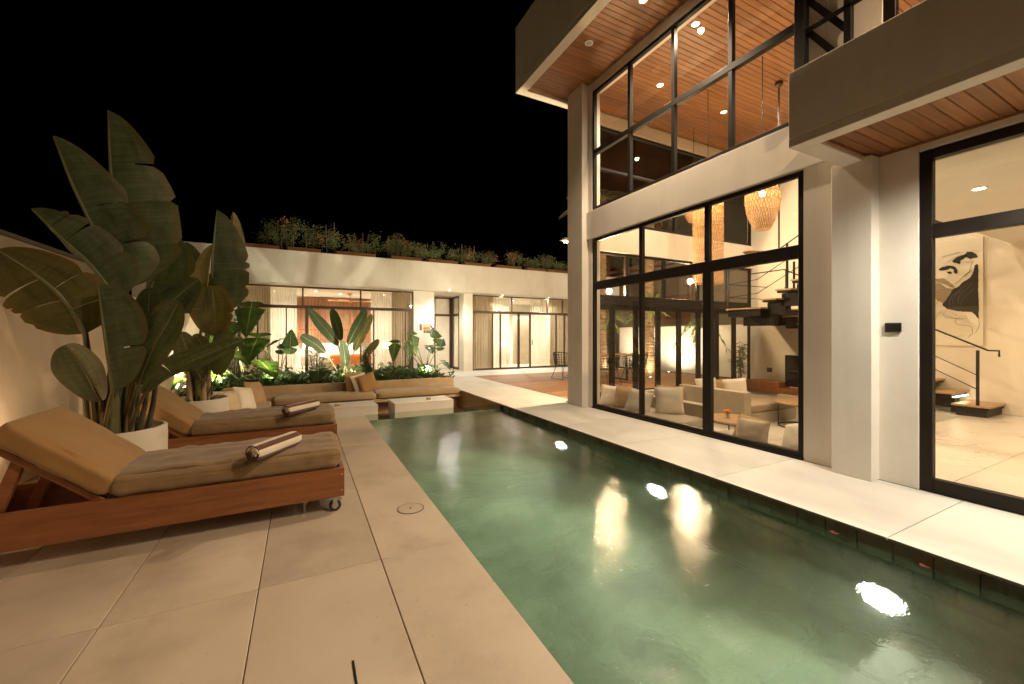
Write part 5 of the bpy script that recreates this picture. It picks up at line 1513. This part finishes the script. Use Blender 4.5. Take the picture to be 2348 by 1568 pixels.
for k, (dx, dy) in enumerate(((.17, -.10), (.21, -.04))):
    MB().tube([O(dx, dy) + V(0, 0, -.05), O(dx + .03, dy) + V(.02, 0, .25), O(dx + .05, dy) + V(.04, 0, .62)], [.022, .020, .012], 8).build('stem', MT['stem_dark'], b1)

b2 = empty('banana_plant', (POT2[0], POT2[1], .52), 'shorter banana-leaved plant in the farther white planter', 'plant', 'banana-leaved plants in white planters')
base2 = V(POT2[0], POT2[1], .52)
bl2 = lambda *a, **k: big_leaf(b2, *a, **k)
O2 = lambda dx, dy: base2 + V(dx, dy, 0)
bl2(O2(.0, .05), L1([(484, 730), (484, 640), (489, 560), (497, 482)], 6.62, 6.66), .42, RIGHT * .80 + AWAY * .55, AWAY * .9 - RIGHT * .35, 'banana_leaf', 21, (.25, .42, .5), (.5,), .026, .06)
bl2(O2(.05, .1), L1([(505, 700), (520, 620), (530, 550), (534, 486)], 6.75, 6.80), .20, RIGHT * .55 + AWAY * .8, -RIGHT * .6 + AWAY * .6, 'banana_leaf_pale', 22, (), (), .020, .05)
bl2(O2(-.02, -.02), L1([(478, 735), (474, 680), (478, 620), (488, 560)], 6.50, 6.46), .20, RIGHT * .5 - AWAY * .7, -RIGHT * .8 - AWAY * .3, 'banana_leaf_pale', 23, (.3, .5, .7), (.4,), .020, .08)
bl2(O2(-.06, .02), L1([(465, 720), (446, 660), (432, 610), (425, 555)], 6.62, 6.66), .24, RIGHT * .9 + AWAY * .3, -RIGHT * .8 + AWAY * .4, 'banana_leaf', 24, (.3, .5), (.4, .65), .020, .1)
bl2(O2(.06, -.04), L1([(492, 770), (492, 730), (490, 695), (486, 655)], 6.40, 6.34), .26, RIGHT * .95, -RIGHT * .6 - AWAY * .5, 'banana_leaf_old', 25, (.4, .7), (.5,), .016, .12, prof=paddle_w)
bl2(O2(.08, -.05), L1([(498, 860), (508, 820), (514, 790), (512, 745)], 6.40, 6.36), .15, RIGHT * .9, -RIGHT * .8 - AWAY * .3, 'banana_leaf', 26, (), (), .014, .08, prof=paddle_w)
bl2(O2(-.08, -.05), L1([(462, 870), (440, 830), (428, 800), (412, 760)], 6.42, 6.36), .18, RIGHT * .7 + V(0, 0, .5), -RIGHT * .7 - V(0, 0, .5), 'banana_leaf', 27, (), (.5,), .014, .08, prof=paddle_w)
bl2(O2(.0, -.06), L1([(480, 850), (470, 815), (462, 790), (448, 765)], 6.36, 6.28), .13, RIGHT * .8, -RIGHT * .7, 'banana_leaf', 28, (), (), .012, .08, prof=paddle_w)
stems(b2, base2, 9, .15, .62, 9, ('stem_tan', 'stem_green', 'stem_tan'))
r2 = random.Random(31)
tf = MB()
for k in range(26):
    a = r2.uniform(0, 6.28); p = base2 + V(.2 * math.cos(a) * r2.random(), .2 * math.sin(a) * r2.random(), -.05)
    d = V(math.cos(a), math.sin(a), r2.uniform(.5, 1.4)).normalized(); q = d.cross(V(0, 0, 1)).normalized()
    Lf = r2.uniform(.16, .32)
    tf.add([p, p + d * Lf * .5 + q * .02, p + d * Lf, p + d * Lf * .5 - q * .02], [(0, 1, 2, 3)], 0, [(0, 0), (1, .2), (0, .4), (1, .2)])
tf.build('undergrowth', MT['palm_leaf'], b2)

# ---------------------------------------------------------------- plants of the bed
def heart_w(wm): return lambda t: wm * max(.02, (min(1, (t + .02) * 7) ** .5) * (1 - t) ** .72 * 1.25) if t < .99 else .01
def alocasia(x, y, z, leaves, label, seed, group='elephant-ear plants of the bed'):
    """leaves: (du, dv, height, length, width, heading) stalks fan out from one base"""
    e = empty('elephant_ear', (x, y, z), label, 'plant', group)
    r2 = random.Random(seed)
    for k, (ox, oy, h, L, w, hd, tilt) in enumerate(leaves):
        b = V(x + r2.uniform(-.05, .05), y + r2.uniform(-.05, .05), z)
        top = V(x + ox, y + oy, z + h)
        f = V(math.cos(hd) * math.cos(tilt), math.sin(hd) * math.cos(tilt), math.sin(tilt))
        sd = f.cross(V(0, 0, 1)).normalized()
        upv = sd.cross(f)
        mid = [top - f * L * .0 + f * L * t - V(0, 0, .10 * L * t * t) for t in [i / 12 for i in range(13)]]
        mb = MB()
        c = .22
        w *= .85; L *= .9
        half_blade(mb, mid, lambda t: sd + upv * c, heart_w(w), [], r2, .12, -.05, L, .012 * w * 3)
        half_blade(mb, mid, lambda t: -sd + upv * c, heart_w(w), [], r2, .12, -.05, L, .012 * w * 3)
        # basal lobes behind the stalk
        back = [top - f * L * .34 * t - V(0, 0, .06 * L * t) for t in [i / 6 for i in range(7)]]
        lobe = lambda t: w * .98 * max(.02, (1 - t ** 1.6) ** .7) if t > 0 else w * .98
        for s in (1, -1):
            half_blade(mb, back, (lambda s_: (lambda t: sd * s_ + upv * c))(s), lobe, [], r2, .12, .35, L * .3, .01)
        o = mb.build('leaf', MT['alocasia_leaf'], e)
        MB().tube(bez(b, V((b.x + top.x) / 2 - ox * .25, (b.y + top.y) / 2 - oy * .25, z + h * .62), top, 9), [.016 * (1 - .5 * i / 9) for i in range(10)], 7).build('leaf_stalk', MT['stem_green'], o)
    return e
def fan_plant(x, y, z, h, n, spread, label, seed, cat='plant', m='palm_leaf', group='bamboo palms of the bed', lw=.014, ll=.24):
    e = empty('bamboo_palm', (x, y, z), label, cat, group)
    r2 = random.Random(seed)
    fo = MB()
    for k in range(n):
        a = r2.uniform(0, 6.28); rr = r2.uniform(.2, 1) * spread
        hh = h * r2.uniform(.45, 1)
        b = V(x + r2.uniform(-.08, .08), y + r2.uniform(-.08, .08), z - .02)
        t_ = b + V(rr * math.cos(a) * .6, rr * math.sin(a) * .6, hh)
        pts = bez(b, b.lerp(t_, .5) + V(0, 0, .1 * hh), t_, 7)
        MB().tube(pts, [.009 * (1 - .5 * i / 7) for i in range(8)], 5).build('stem', MT['stem_dark'], e)
        for ti in (3, 4, 5, 6, 7):
            c = pts[ti]
            az = r2.uniform(0, 6.28)
            for j in range(8):
                aa = az + (j - 3.5) * .36
                el = r2.uniform(-.35, .55)
                d = V(math.cos(aa) * math.cos(el), math.sin(aa) * math.cos(el), math.sin(el))
                q = d.cross(V(0, 0, 1)).normalized()
                Lf = ll * r2.uniform(.6, 1.15)
                p1 = c + d * Lf * .45; p2 = c + d * Lf - V(0, 0, .22 * Lf)
                fo.add([c, p1 + q * lw, p2, p1 - q * lw], [(0, 1, 2, 3)], 0, [(0.1, 0), (.9, .1), (.2, .2), (.9, .1)])
    fo.build('foliage', MT[m], e)
    return e
def PZ(u, v, Y): return at(u, v, Y=Y)
ZB = .12
def bedx(u, Y): return at(u, 800, Y=Y).x
def aloc_px(u, Y, specs, label, seed):
    """specs: picture position of each leaf's stalk top, its length, half width, heading and tilt"""
    x = bedx(u, Y)
    lv = []
    for (uu, vv, dY, L, w, hd, tl) in specs:
        t = at(uu, vv, Y=Y + dY)
        lv.append((t.x - x, t.y - Y, t.z - ZB, L, w, R(hd), R(tl)))
    return alocasia(x, Y, ZB, lv, label, seed)
aloc_px(975, 12.5, [(905, 788, .0, .55, .21, 250, -62), (945, 770, .1, .6, .22, 285, -70), (935, 790, -.2, .5, .16, 270, -74), (1000, 775, .15, .62, .22, 100, 48), (985, 795, -.1, .36, .19, 268, -30), (1010, 795, .2, .5, .18, 60, 40), (985, 838, -.3, .28, .13, 270, -20), (1018, 830, -.1, .34, .15, 300, -40)], 'elephant-ear plant glowing over a spotlight at the right end of the bed', 41)
aloc_px(640, 12.3, [(590, 775, -.6, .85, .36, 255, -40), (555, 740, -.4, .8, .34, 235, -35), (600, 830, -.9, .7, .34, 300, -25), (650, 800, .2, .55, .22, 60, 40), (665, 795, .0, .6, .22, 85, 62), (640, 780, .2, .5, .2, 200, -30), (620, 850, -.5, .5, .24, 320, -10)], 'broad elephant-ear plant left of centre in the bed', 42)
aloc_px(560, 12.0, [(575, 705, -.2, .85, .34, 265, -50), (530, 745, -.5, .75, .3, 240, -30), (545, 810, -.6, .6, .26, 300, -20), (495, 840, -.3, .5, .24, 250, -20)], 'tall elephant-ear plant behind the farther banana pot', 43)
aloc_px(400, 10.95, [(395, 865, -.15, .5, .24, 270, -30), (440, 872, -.1, .4, .2, 300, -20), (372, 855, .1, .4, .2, 200, -10)], 'low elephant-ear plant at the foot of the garden wall', 44)
aloc_px(735, 11.3, [(730, 850, -.1, .42, .26, 265, -28), (705, 862, .1, .38, .2, 200, -20), (752, 862, .05, .35, .2, 320, -20)], 'dark low elephant-ear plant left of the strelitzia', 45)
# strelitzia in the middle
sx = bedx(790, 12.2)
s1 = empty('strelitzia', (sx, 12.2, ZB), 'strelitzia with upright paddle leaves in the middle of the bed', 'plant')
def SL(pts, w, seed, dy=0.0, m='strelitzia_leaf', dr=RIGHT, dl=-RIGHT, sp=()):
    mid = L1(pts, 12.2 + dy, 12.2 + dy * 1.6)
    big_leaf(s1, V(sx + .06 * math.sin(seed), 12.2 + .05 * math.cos(seed), ZB), mid, w, dr, dl, m, seed, sp, (), .022, .05, prof=paddle_w)
SL([(775, 792), (755, 765), (730, 735), (706, 706)], .155, 51, .1, dr=RIGHT * .6 + V(0, 0, .7), dl=-RIGHT * .6 - V(0, 0, .6) - AWAY * .3)
SL([(782, 780), (775, 755), (768, 730), (760, 708)], .155, 52, .25)
SL([(798, 790), (812, 760), (828, 730), (838, 708)], .15, 53, -.1, dr=RIGHT * .7 - V(0, 0, .5), dl=-RIGHT * .7 + V(0, 0, .5))
SL([(812, 805), (822, 780), (838, 750), (852, 720)], .14, 54, .2, m='banana_leaf_old', dr=RIGHT * .7 - V(0, 0, .5), dl=-RIGHT * .7 + V(0, 0, .5), sp=(.5,))
SL([(790, 845), (791, 825), (788, 800), (785, 782)], .14, 55, -.2)
SL([(745, 808), (725, 790), (705, 778), (690, 768)], .15, 56, -.2, dr=RIGHT * .4 + V(0, 0, .8), dl=-RIGHT * .4 - V(0, 0, .8))
SL([(830, 830), (845, 805), (858, 790), (868, 778)], .11, 57, .05, m='banana_leaf_old', dr=RIGHT * .5 - V(0, 0, .6), dl=-RIGHT * .5 + V(0, 0, .6))
fan_plant(bedx(845, 12.0), 12.0, ZB, .95, 12, .34, 'bamboo palm just right of the strelitzia', 61)
fan_plant(bedx(725, 12.5), 12.5, ZB, 1.05, 9, .42, 'thin bamboo palm left of the strelitzia, before the window post', 62)
fan_plant(bedx(545, 12.9), 12.9, ZB, 2.2, 12, .5, 'tall feathery bamboo palm at the left end of the bedroom window', 63, ll=.34)
fan_plant(bedx(620, 11.6), 11.6, ZB, .7, 12, .4, 'bushy dark bamboo palm behind the pillows of the side bench', 64, ll=.2)
fan_plant(bedx(470, 11.4), 11.4, ZB, 1.1, 10, .45, 'bamboo palm behind the farther banana pot', 65, ll=.3)
fan_plant(bedx(880, 12.9), 12.9, ZB, .5, 8, .3, 'small bamboo palm between the strelitzia and the right elephant-ear', 66, ll=.2)
# ground cover
r2 = random.Random(77)
gc = MB()
for k in range(900):
    x = r2.uniform(-2.2, 3.55); y = 10.85 + 3.3 * r2.random() ** 1.3
    if y > 12.4 and r2.random() < .35: continue
    hh = r2.uniform(.10, .30) * (1.0 if y > 11.1 else .8) * (1 + .9 * mnoise.noise(V(x * 1.7, y * 1.7, 3)))
    if mnoise.noise(V(x * 2.6, y * 2.6, 9)) < -.28: continue
    c = V(x, y, .11)
    if x > 3.4 and r2.random() < .5: c.x += .2
    for j in range(11):
        a = r2.uniform(0, 6.28); el = r2.uniform(.1, 1.2)
        d = V(math.cos(a) * math.cos(el), math.sin(a) * math.cos(el), math.sin(el)); q = d.cross(V(0, 0, 1)).normalized()
        o = c + V(0, 0, hh * r2.random()); Lf = r2.uniform(.11, .24); w = Lf * r2.uniform(.13, .22)
        m1 = o + d * Lf * .5; t_ = o + d * Lf - V(0, 0, .3 * Lf)
        gc.add([o, m1 + q * w + V(0, 0, .01), t_, m1 - q * w + V(0, 0, .01)], [(0, 1, 2, 3)], 0, [(.1, 0), (.9, .08), (.2, .16), (.9, .08)])
gco = gc.build('ground_cover', MT['cover_leaf'], kind='stuff')
tag(gco, 'low leafy ground cover filling the planting bed', 'ground cover')
# spotlights in the bed
def garden_spot(u, v, Y, aim, w, label, z=None):
    p = at(u, v, Y=Y); z = max(.24, p.z)
    e = empty('garden_spotlight', (p.x, Y, ZB), label, 'spotlight', 'spike spotlights of the planting bed')
    MB().tube([(p.x, Y, .05), (p.x, Y, z - .03)], .010, 6).build('spike', MT['black_steel'], e)
    d = Vector(aim).normalized()
    MB().tube([V(p.x, Y, z) - d * .05, V(p.x, Y, z) + d * .03], .032, 12).build('head', MT['black_steel'], e)
    MB().disc(V(p.x, Y, z) + d * .033, .028, d, 14).build('bulb', MT['bulb'], e)
    spot('garden_lamp', V(p.x, Y, z) + d * .05, w * 4, GARD, 150, .6, aim=d, parent=e, r=.03)
garden_spot(985, 857, 11.25, (.0, .75, 1), 130, 'spike spotlight under the elephant-ear at the right end of the bed')
garden_spot(625, 872, 11.15, (.1, .75, 1), 120, 'spike spotlight left of centre beside the tall back bench')
garden_spot(808, 866, 11.15, (-.1, .75, 1), 80, 'spike spotlight under the strelitzia')
garden_spot(505, 880, 11.3, (-.2, .25, .9), 130, 'spike spotlight behind the farther banana pot')
garden_spot(425, 890, 10.95, (-.5, -.15, 1), 110, 'spike spotlight near the garden wall behind the farther lounger')

# ---------------------------------------------------------------- roof planters with bougainvillea
def trough(xa, xb, label):
    e = empty('roof_planter', ((xa + xb) / 2, 14.72, 4.04), label, 'planter', 'terracotta troughs along the guest wing roof')
    boxobj('trough', (xa, 14.56, 4.042), (xb, 14.80, 4.15), MT['terracotta'], e, bev=.008)
    boxobj('rim', (xa - .01, 14.55, 4.151), (xb + .01, 14.81, 4.17), MT['terracotta'], e, bev=.004)
def boug(x, h, spread, seed, bract, label, nb=16, dim=1.0):
    e = empty('bougainvillea', (x, 14.68, 4.17), label, 'plant', 'bougainvilleas on the guest wing roof')
    r3 = random.Random(seed)
    fo, br_ = MB(), MB()
    sm_ = MB()
    for k in range(9):
        b = V(x + r3.uniform(-.5, .5) * spread, 14.68 + r3.uniform(-.06, .06), 4.12)
        t_ = b + V(r3.uniform(-.35, .35) * spread, r3.uniform(-.25, .2), h * r3.uniform(.45, 1))
        pts = bez(b, b.lerp(t_, .6) + V(r3.uniform(-.15, .15), 0, .1), t_, 9)
        sm_.tube(pts, [.008 * (1 - .6 * i / 9) for i in range(10)], 4)
        tip = pts[-1]
        for i in range(2, 10):
            for j in range(11):
                c = pts[i] + V(r3.gauss(0, .08), r3.gauss(0, .07), r3.gauss(0, .06))
                a = r3.uniform(0, 6.28); el = r3.uniform(-.6, .9)
                d = V(math.cos(a) * math.cos(el), math.sin(a) * math.cos(el), math.sin(el)); q = d.cross(V(.1, .2, 1)).normalized()
                Lf = r3.uniform(.035, .065)
                fo.add([c, c + d * Lf * .5 + q * Lf * .33, c + d * Lf, c + d * Lf * .5 - q * Lf * .33], [(0, 1, 2, 3)])
        if bract and (k < nb // 6 + 1):
            for j in range(15):
                c = tip + V(r3.gauss(0, .075), r3.gauss(0, .06), r3.gauss(-.02, .08))
                a = r3.uniform(0, 6.28); el = r3.uniform(-.5, .9)
                d = V(math.cos(a) * math.cos(el), math.sin(a) * math.cos(el), math.sin(el)); q = d.cross(V(.1, .2, 1)).normalized()
                Lf = r3.uniform(.055, .085)
                br_.add([c, c + d * Lf * .5 + q * Lf * .4, c + d * Lf, c + d * Lf * .5 - q * Lf * .4], [(0, 1, 2, 3)])
    sm_.build('branch', MT['stem_dark'], e)
    fo.build('foliage', MT['bougainvillea_leaf'], e)
    if br_.v: br_.build('blossom', MT[bract], e)
    for k in range(2):
        xx = x + r3.uniform(-.45, .45) * spread
        MB().tube([(xx, 14.7, 4.1), (xx + r3.uniform(-.03, .03), 14.7, 4.15 + h * r3.uniform(.8, 1.15))], .008, 5).build('stake', MT['bamboo_stake'], e)
def fx(u): return at(u, 590, Y=14.68).x
for i, (ua, ub) in enumerate(((560, 640), (660, 735), (770, 860), (895, 965), (980, 1047), (1063, 1123), (1135, 1193), (1205, 1248), (1253, 1300))):
    trough(fx(ua), fx(ub), 'terracotta trough on the guest wing roof, %s from the left' % ['first', 'second', 'third', 'fourth', 'fifth', 'sixth', 'seventh', 'eighth', 'ninth'][i])
BS_ = [(625, .85, .8, None, 'dim flowerless bougainvillea farthest left on the roof'), (665, 1.05, .4, 'bract_orange', 'bougainvillea with a tall column of orange blossom'), (730, .85, .9, None, 'leafy bougainvillea with bare stakes right of the orange column'), (755, .95, .4, 'bract_orange', 'thin tall bougainvillea with few orange tips'),
       (805, .62, .5, 'bract_red', 'bougainvillea with one small red tuft above the bedroom'), (845, .7, .8, None, 'pale green bougainvillea with no blossom between red tufts'), (903, .78, .5, 'bract_pink', 'bougainvillea with the largest pink-red heads on the roof'), (940, .62, .6, 'bract_orange', 'bushy bougainvillea with orange tips above the entry side'), (965, .58, .4, 'bract_orange', 'slim bougainvillea with a single orange tip'),
       (1000, .62, .8, None, 'loose green bougainvillea with no flowers over the entry'), (1050, .62, .7, 'bract_orange', 'bougainvillea with orange head left of the low red one'), (1078, .62, .6, None, 'small green bougainvillea beside the orange head'), (1118, .5, .45, 'bract_red', 'low bougainvillea with a deep red cluster'), (1180, .65, .6, 'bract_pink', 'bougainvillea with a pink-orange head near the right end'),
       (1225, .45, .8, None, 'low green bougainvillea with upright stakes near the column'), (1252, .62, .5, None, 'thin yellow-green bougainvillea beside the column'), (1285, .42, .6, None, 'last low bougainvillea touching the column edge')]
for i, (u, h, s, bq, t) in enumerate(BS_): boug(fx(u), h, s, 100 + i, bq, t, 16)

# ---------------------------------------------------------------- palms and ferns of the courtyard
def palm(x, y, h, r, label, seed, fl=1.0):
    e = empty('palm_tree', (x, y, 0), label, 'palm tree', 'palms on the deck')
    r3 = random.Random(seed)
    prof = [(r * 1.75, -.02), (r * 1.6, .08), (r * 1.35, .25)]
    z = .25
    while z < h:
        rr = r * (1.32 - .32 * min(1, z / 1.6)) * r3.uniform(.97, 1.03)
        st_ = r3.uniform(.10, .16)
        prof += [(rr * .93, z + .012), (rr * 1.06, z + .04), (rr * 1.0, z + st_)]
        z += st_
    MB().lathe(prof, (x, y, 0), 18).build('trunk', MT['trunk'], e)
    for k in range(16):
        a = 2 * math.pi * k / 16 + r3.uniform(-.2, .2)
        el = r3.uniform(-.1, .9)
        Lf = r3.uniform(1.8, 2.5) * fl
        p0 = V(x, y, h)
        d = V(math.cos(a) * math.cos(el), math.sin(a) * math.cos(el), math.sin(el))
        mid = [p0 + d * Lf * t - V(0, 0, 1.15 * t * t * Lf * .45) for t in [i / 14 for i in range(15)]]
        fr = MB()
        fr.tube(mid, [.018 * (1 - .8 * i / 14) for i in range(15)], 4, mi=0)
        for i in range(2, 15):
            for t in (0, .5):
                if i == 14 and t: continue
                c = mid[i].lerp(mid[min(14, i + 1)], t)
                fw = (mid[min(14, i + 1)] - mid[i - 1]).normalized(); sd = fw.cross(V(0, 0, 1)).normalized()
                for s in (-1, 1):
                    dd = (sd * s * .85 + fw * .55 - V(0, 0, .25)).normalized(); LL = .5 * math.sin(math.pi * (i / 15) ** .7) + .08
                    q = dd.cross(V(0, 0, 1)).normalized() * .014
                    fr.add([c, c + dd * LL * .5 + q, c + dd * LL - V(0, 0, .06), c + dd * LL * .5 - q], [(0, 1, 2, 3)], 0, [(.1, 0), (.9, .2), (.1, .4), (.9, .2)])
        fr.build('frond', MT['date_leaf'], e)
    return e
P1 = at(1490, 858, Z=0)
palm(10.45, 10.15, 5.6, .155, 'ringed palm trunk in the middle of the courtyard view', 5)
palm(9.75, 11.75, 6.4, .15, 'second palm trunk seen through the left panes behind the dining table', 8, .62)
def fern(p, n, L, label, seed, down=.3):
    e = empty('staghorn_fern', p, label, 'fern', 'staghorn ferns of the courtyard')
    r3 = random.Random(seed)
    for k in range(n):
        a = r3.uniform(0, 6.28); el = r3.uniform(-.3, 1.1)
        d = V(math.cos(a) * math.cos(el), math.sin(a) * math.cos(el), math.sin(el)); sd = d.cross(V(0, 0, 1)).normalized()
        Lf = L * r3.uniform(.6, 1.1)
        mid = [Vector(p) + d * (.08 + Lf * t) - V(0, 0, down * Lf * t * t) for t in [i / 9 for i in range(10)]]
        mb = MB()
        w = r3.uniform(.035, .06)
        prof = lambda t: w * (.35 + .75 * t) * (1 if t < .97 else .4)
        for s in (1, -1):
            half_blade(mb, mid, (lambda s_: (lambda t: sd * s_))(s), prof, [], r3, .1, .1, Lf, .02, cols=2)
        tip = mid[-1]; fw = (mid[-1] - mid[-3]).normalized()
        for s in (1, -1):
            q = (fw + sd * .5 * s).normalized(); LL = Lf * .25
            mb.add([tip, tip + q * LL * .5 + sd * .025, tip + q * LL - V(0, 0, .04), tip + q * LL * .5 - sd * .02], [(0, 1, 2, 3)], 0, [(.1, 0), (.9, .1), (.1, .2), (.9, .1)])
        mb.build('frond', MT['fern_leaf'], e)
    MB().lathe([(0, .16), (.12, .12), (.17, 0), (.12, -.13), (0, -.17)], p, 12).build('shield_frond', MT['trunk'], e)
fern((10.28, 9.95, 2.25), 22, .75, 'pale staghorn fern high on the middle palm trunk', 3, .25)
fern((9.62, 11.55, 2.15), 24, .85, 'large pale staghorn fern on the left palm trunk above the dining table', 4, .25)
fern((9.95, 11.5, 1.95), 16, .6, 'second staghorn clump beside the left palm trunk', 6, .3)
fern((12.97, 10.1, 1.80), 16, .95, 'dark hanging staghorn fern on the courtyard wall behind the door handles', 7, .9)
def deck_uplight(x, y, w, label, aim=(0, 0, 1)):
    e = empty('deck_uplight', (x, y, 0), label, 'uplight', 'uplights on the deck')
    MB().lathe([(.05, 0.0), (.05, .03), (.04, .035), (.04, .03)], (x, y, .001), 16).build('housing', MT['black_steel'], e)
    MB().disc((x, y, .033), .038, (0, 0, 1), 14).build('bulb', MT['bulb'], e)
    spot('uplight_lamp', (x, y, .05), w, SOFTW, 150, .8, aim=aim, parent=e)
deck_uplight(10.05, 9.72, 160, 'uplight at the foot of the middle palm', (.12, .15, 1))
deck_uplight(9.75, 11.30, 90, 'uplight at the foot of the left palm', (-.05, .1, 1))
deck_uplight(12.1, 10.8, 420, 'uplight by the white courtyard wall', (.35, .1, 1))
deck_uplight(12.1, 13.0, 380, 'uplight by the white courtyard wall, farther one', (.35, 0, 1))
fan_plant(12.55, 9.4, 0, .8, 8, .3, 'small bush glowing at the foot of the courtyard wall', 71, m='fern_leaf', group='courtyard bushes', ll=.2, lw=.02)
fan_plant(11.9, 7.9, 0, 1.2, 8, .3, 'leafy bush behind the dark window post', 72, m='cover_leaf', group='courtyard bushes', ll=.25, lw=.02)

# uplight hidden behind the near lounger, washing the garden wall
e = empty('garden_spotlight', (-2.02, 4.72, 0), 'small uplight at the foot of the garden wall behind the nearest lounger', 'spotlight', 'uplights of the terrace')
MB().lathe([(.045, 0.0), (.045, .07), (.036, .075), (.036, .06)], (-2.02, 4.72, .001), 16).build('housing', MT['black_steel'], e)
MB().disc((-2.02, 4.72, .066), .035, (0, 0, 1), 14).build('bulb', MT['bulb_warm'], e)
spot('uplight_lamp', (-2.02, 4.72, .085), 62, (1, .70, .42), 165, .7, aim=(-.05, -.05, 1), parent=e)
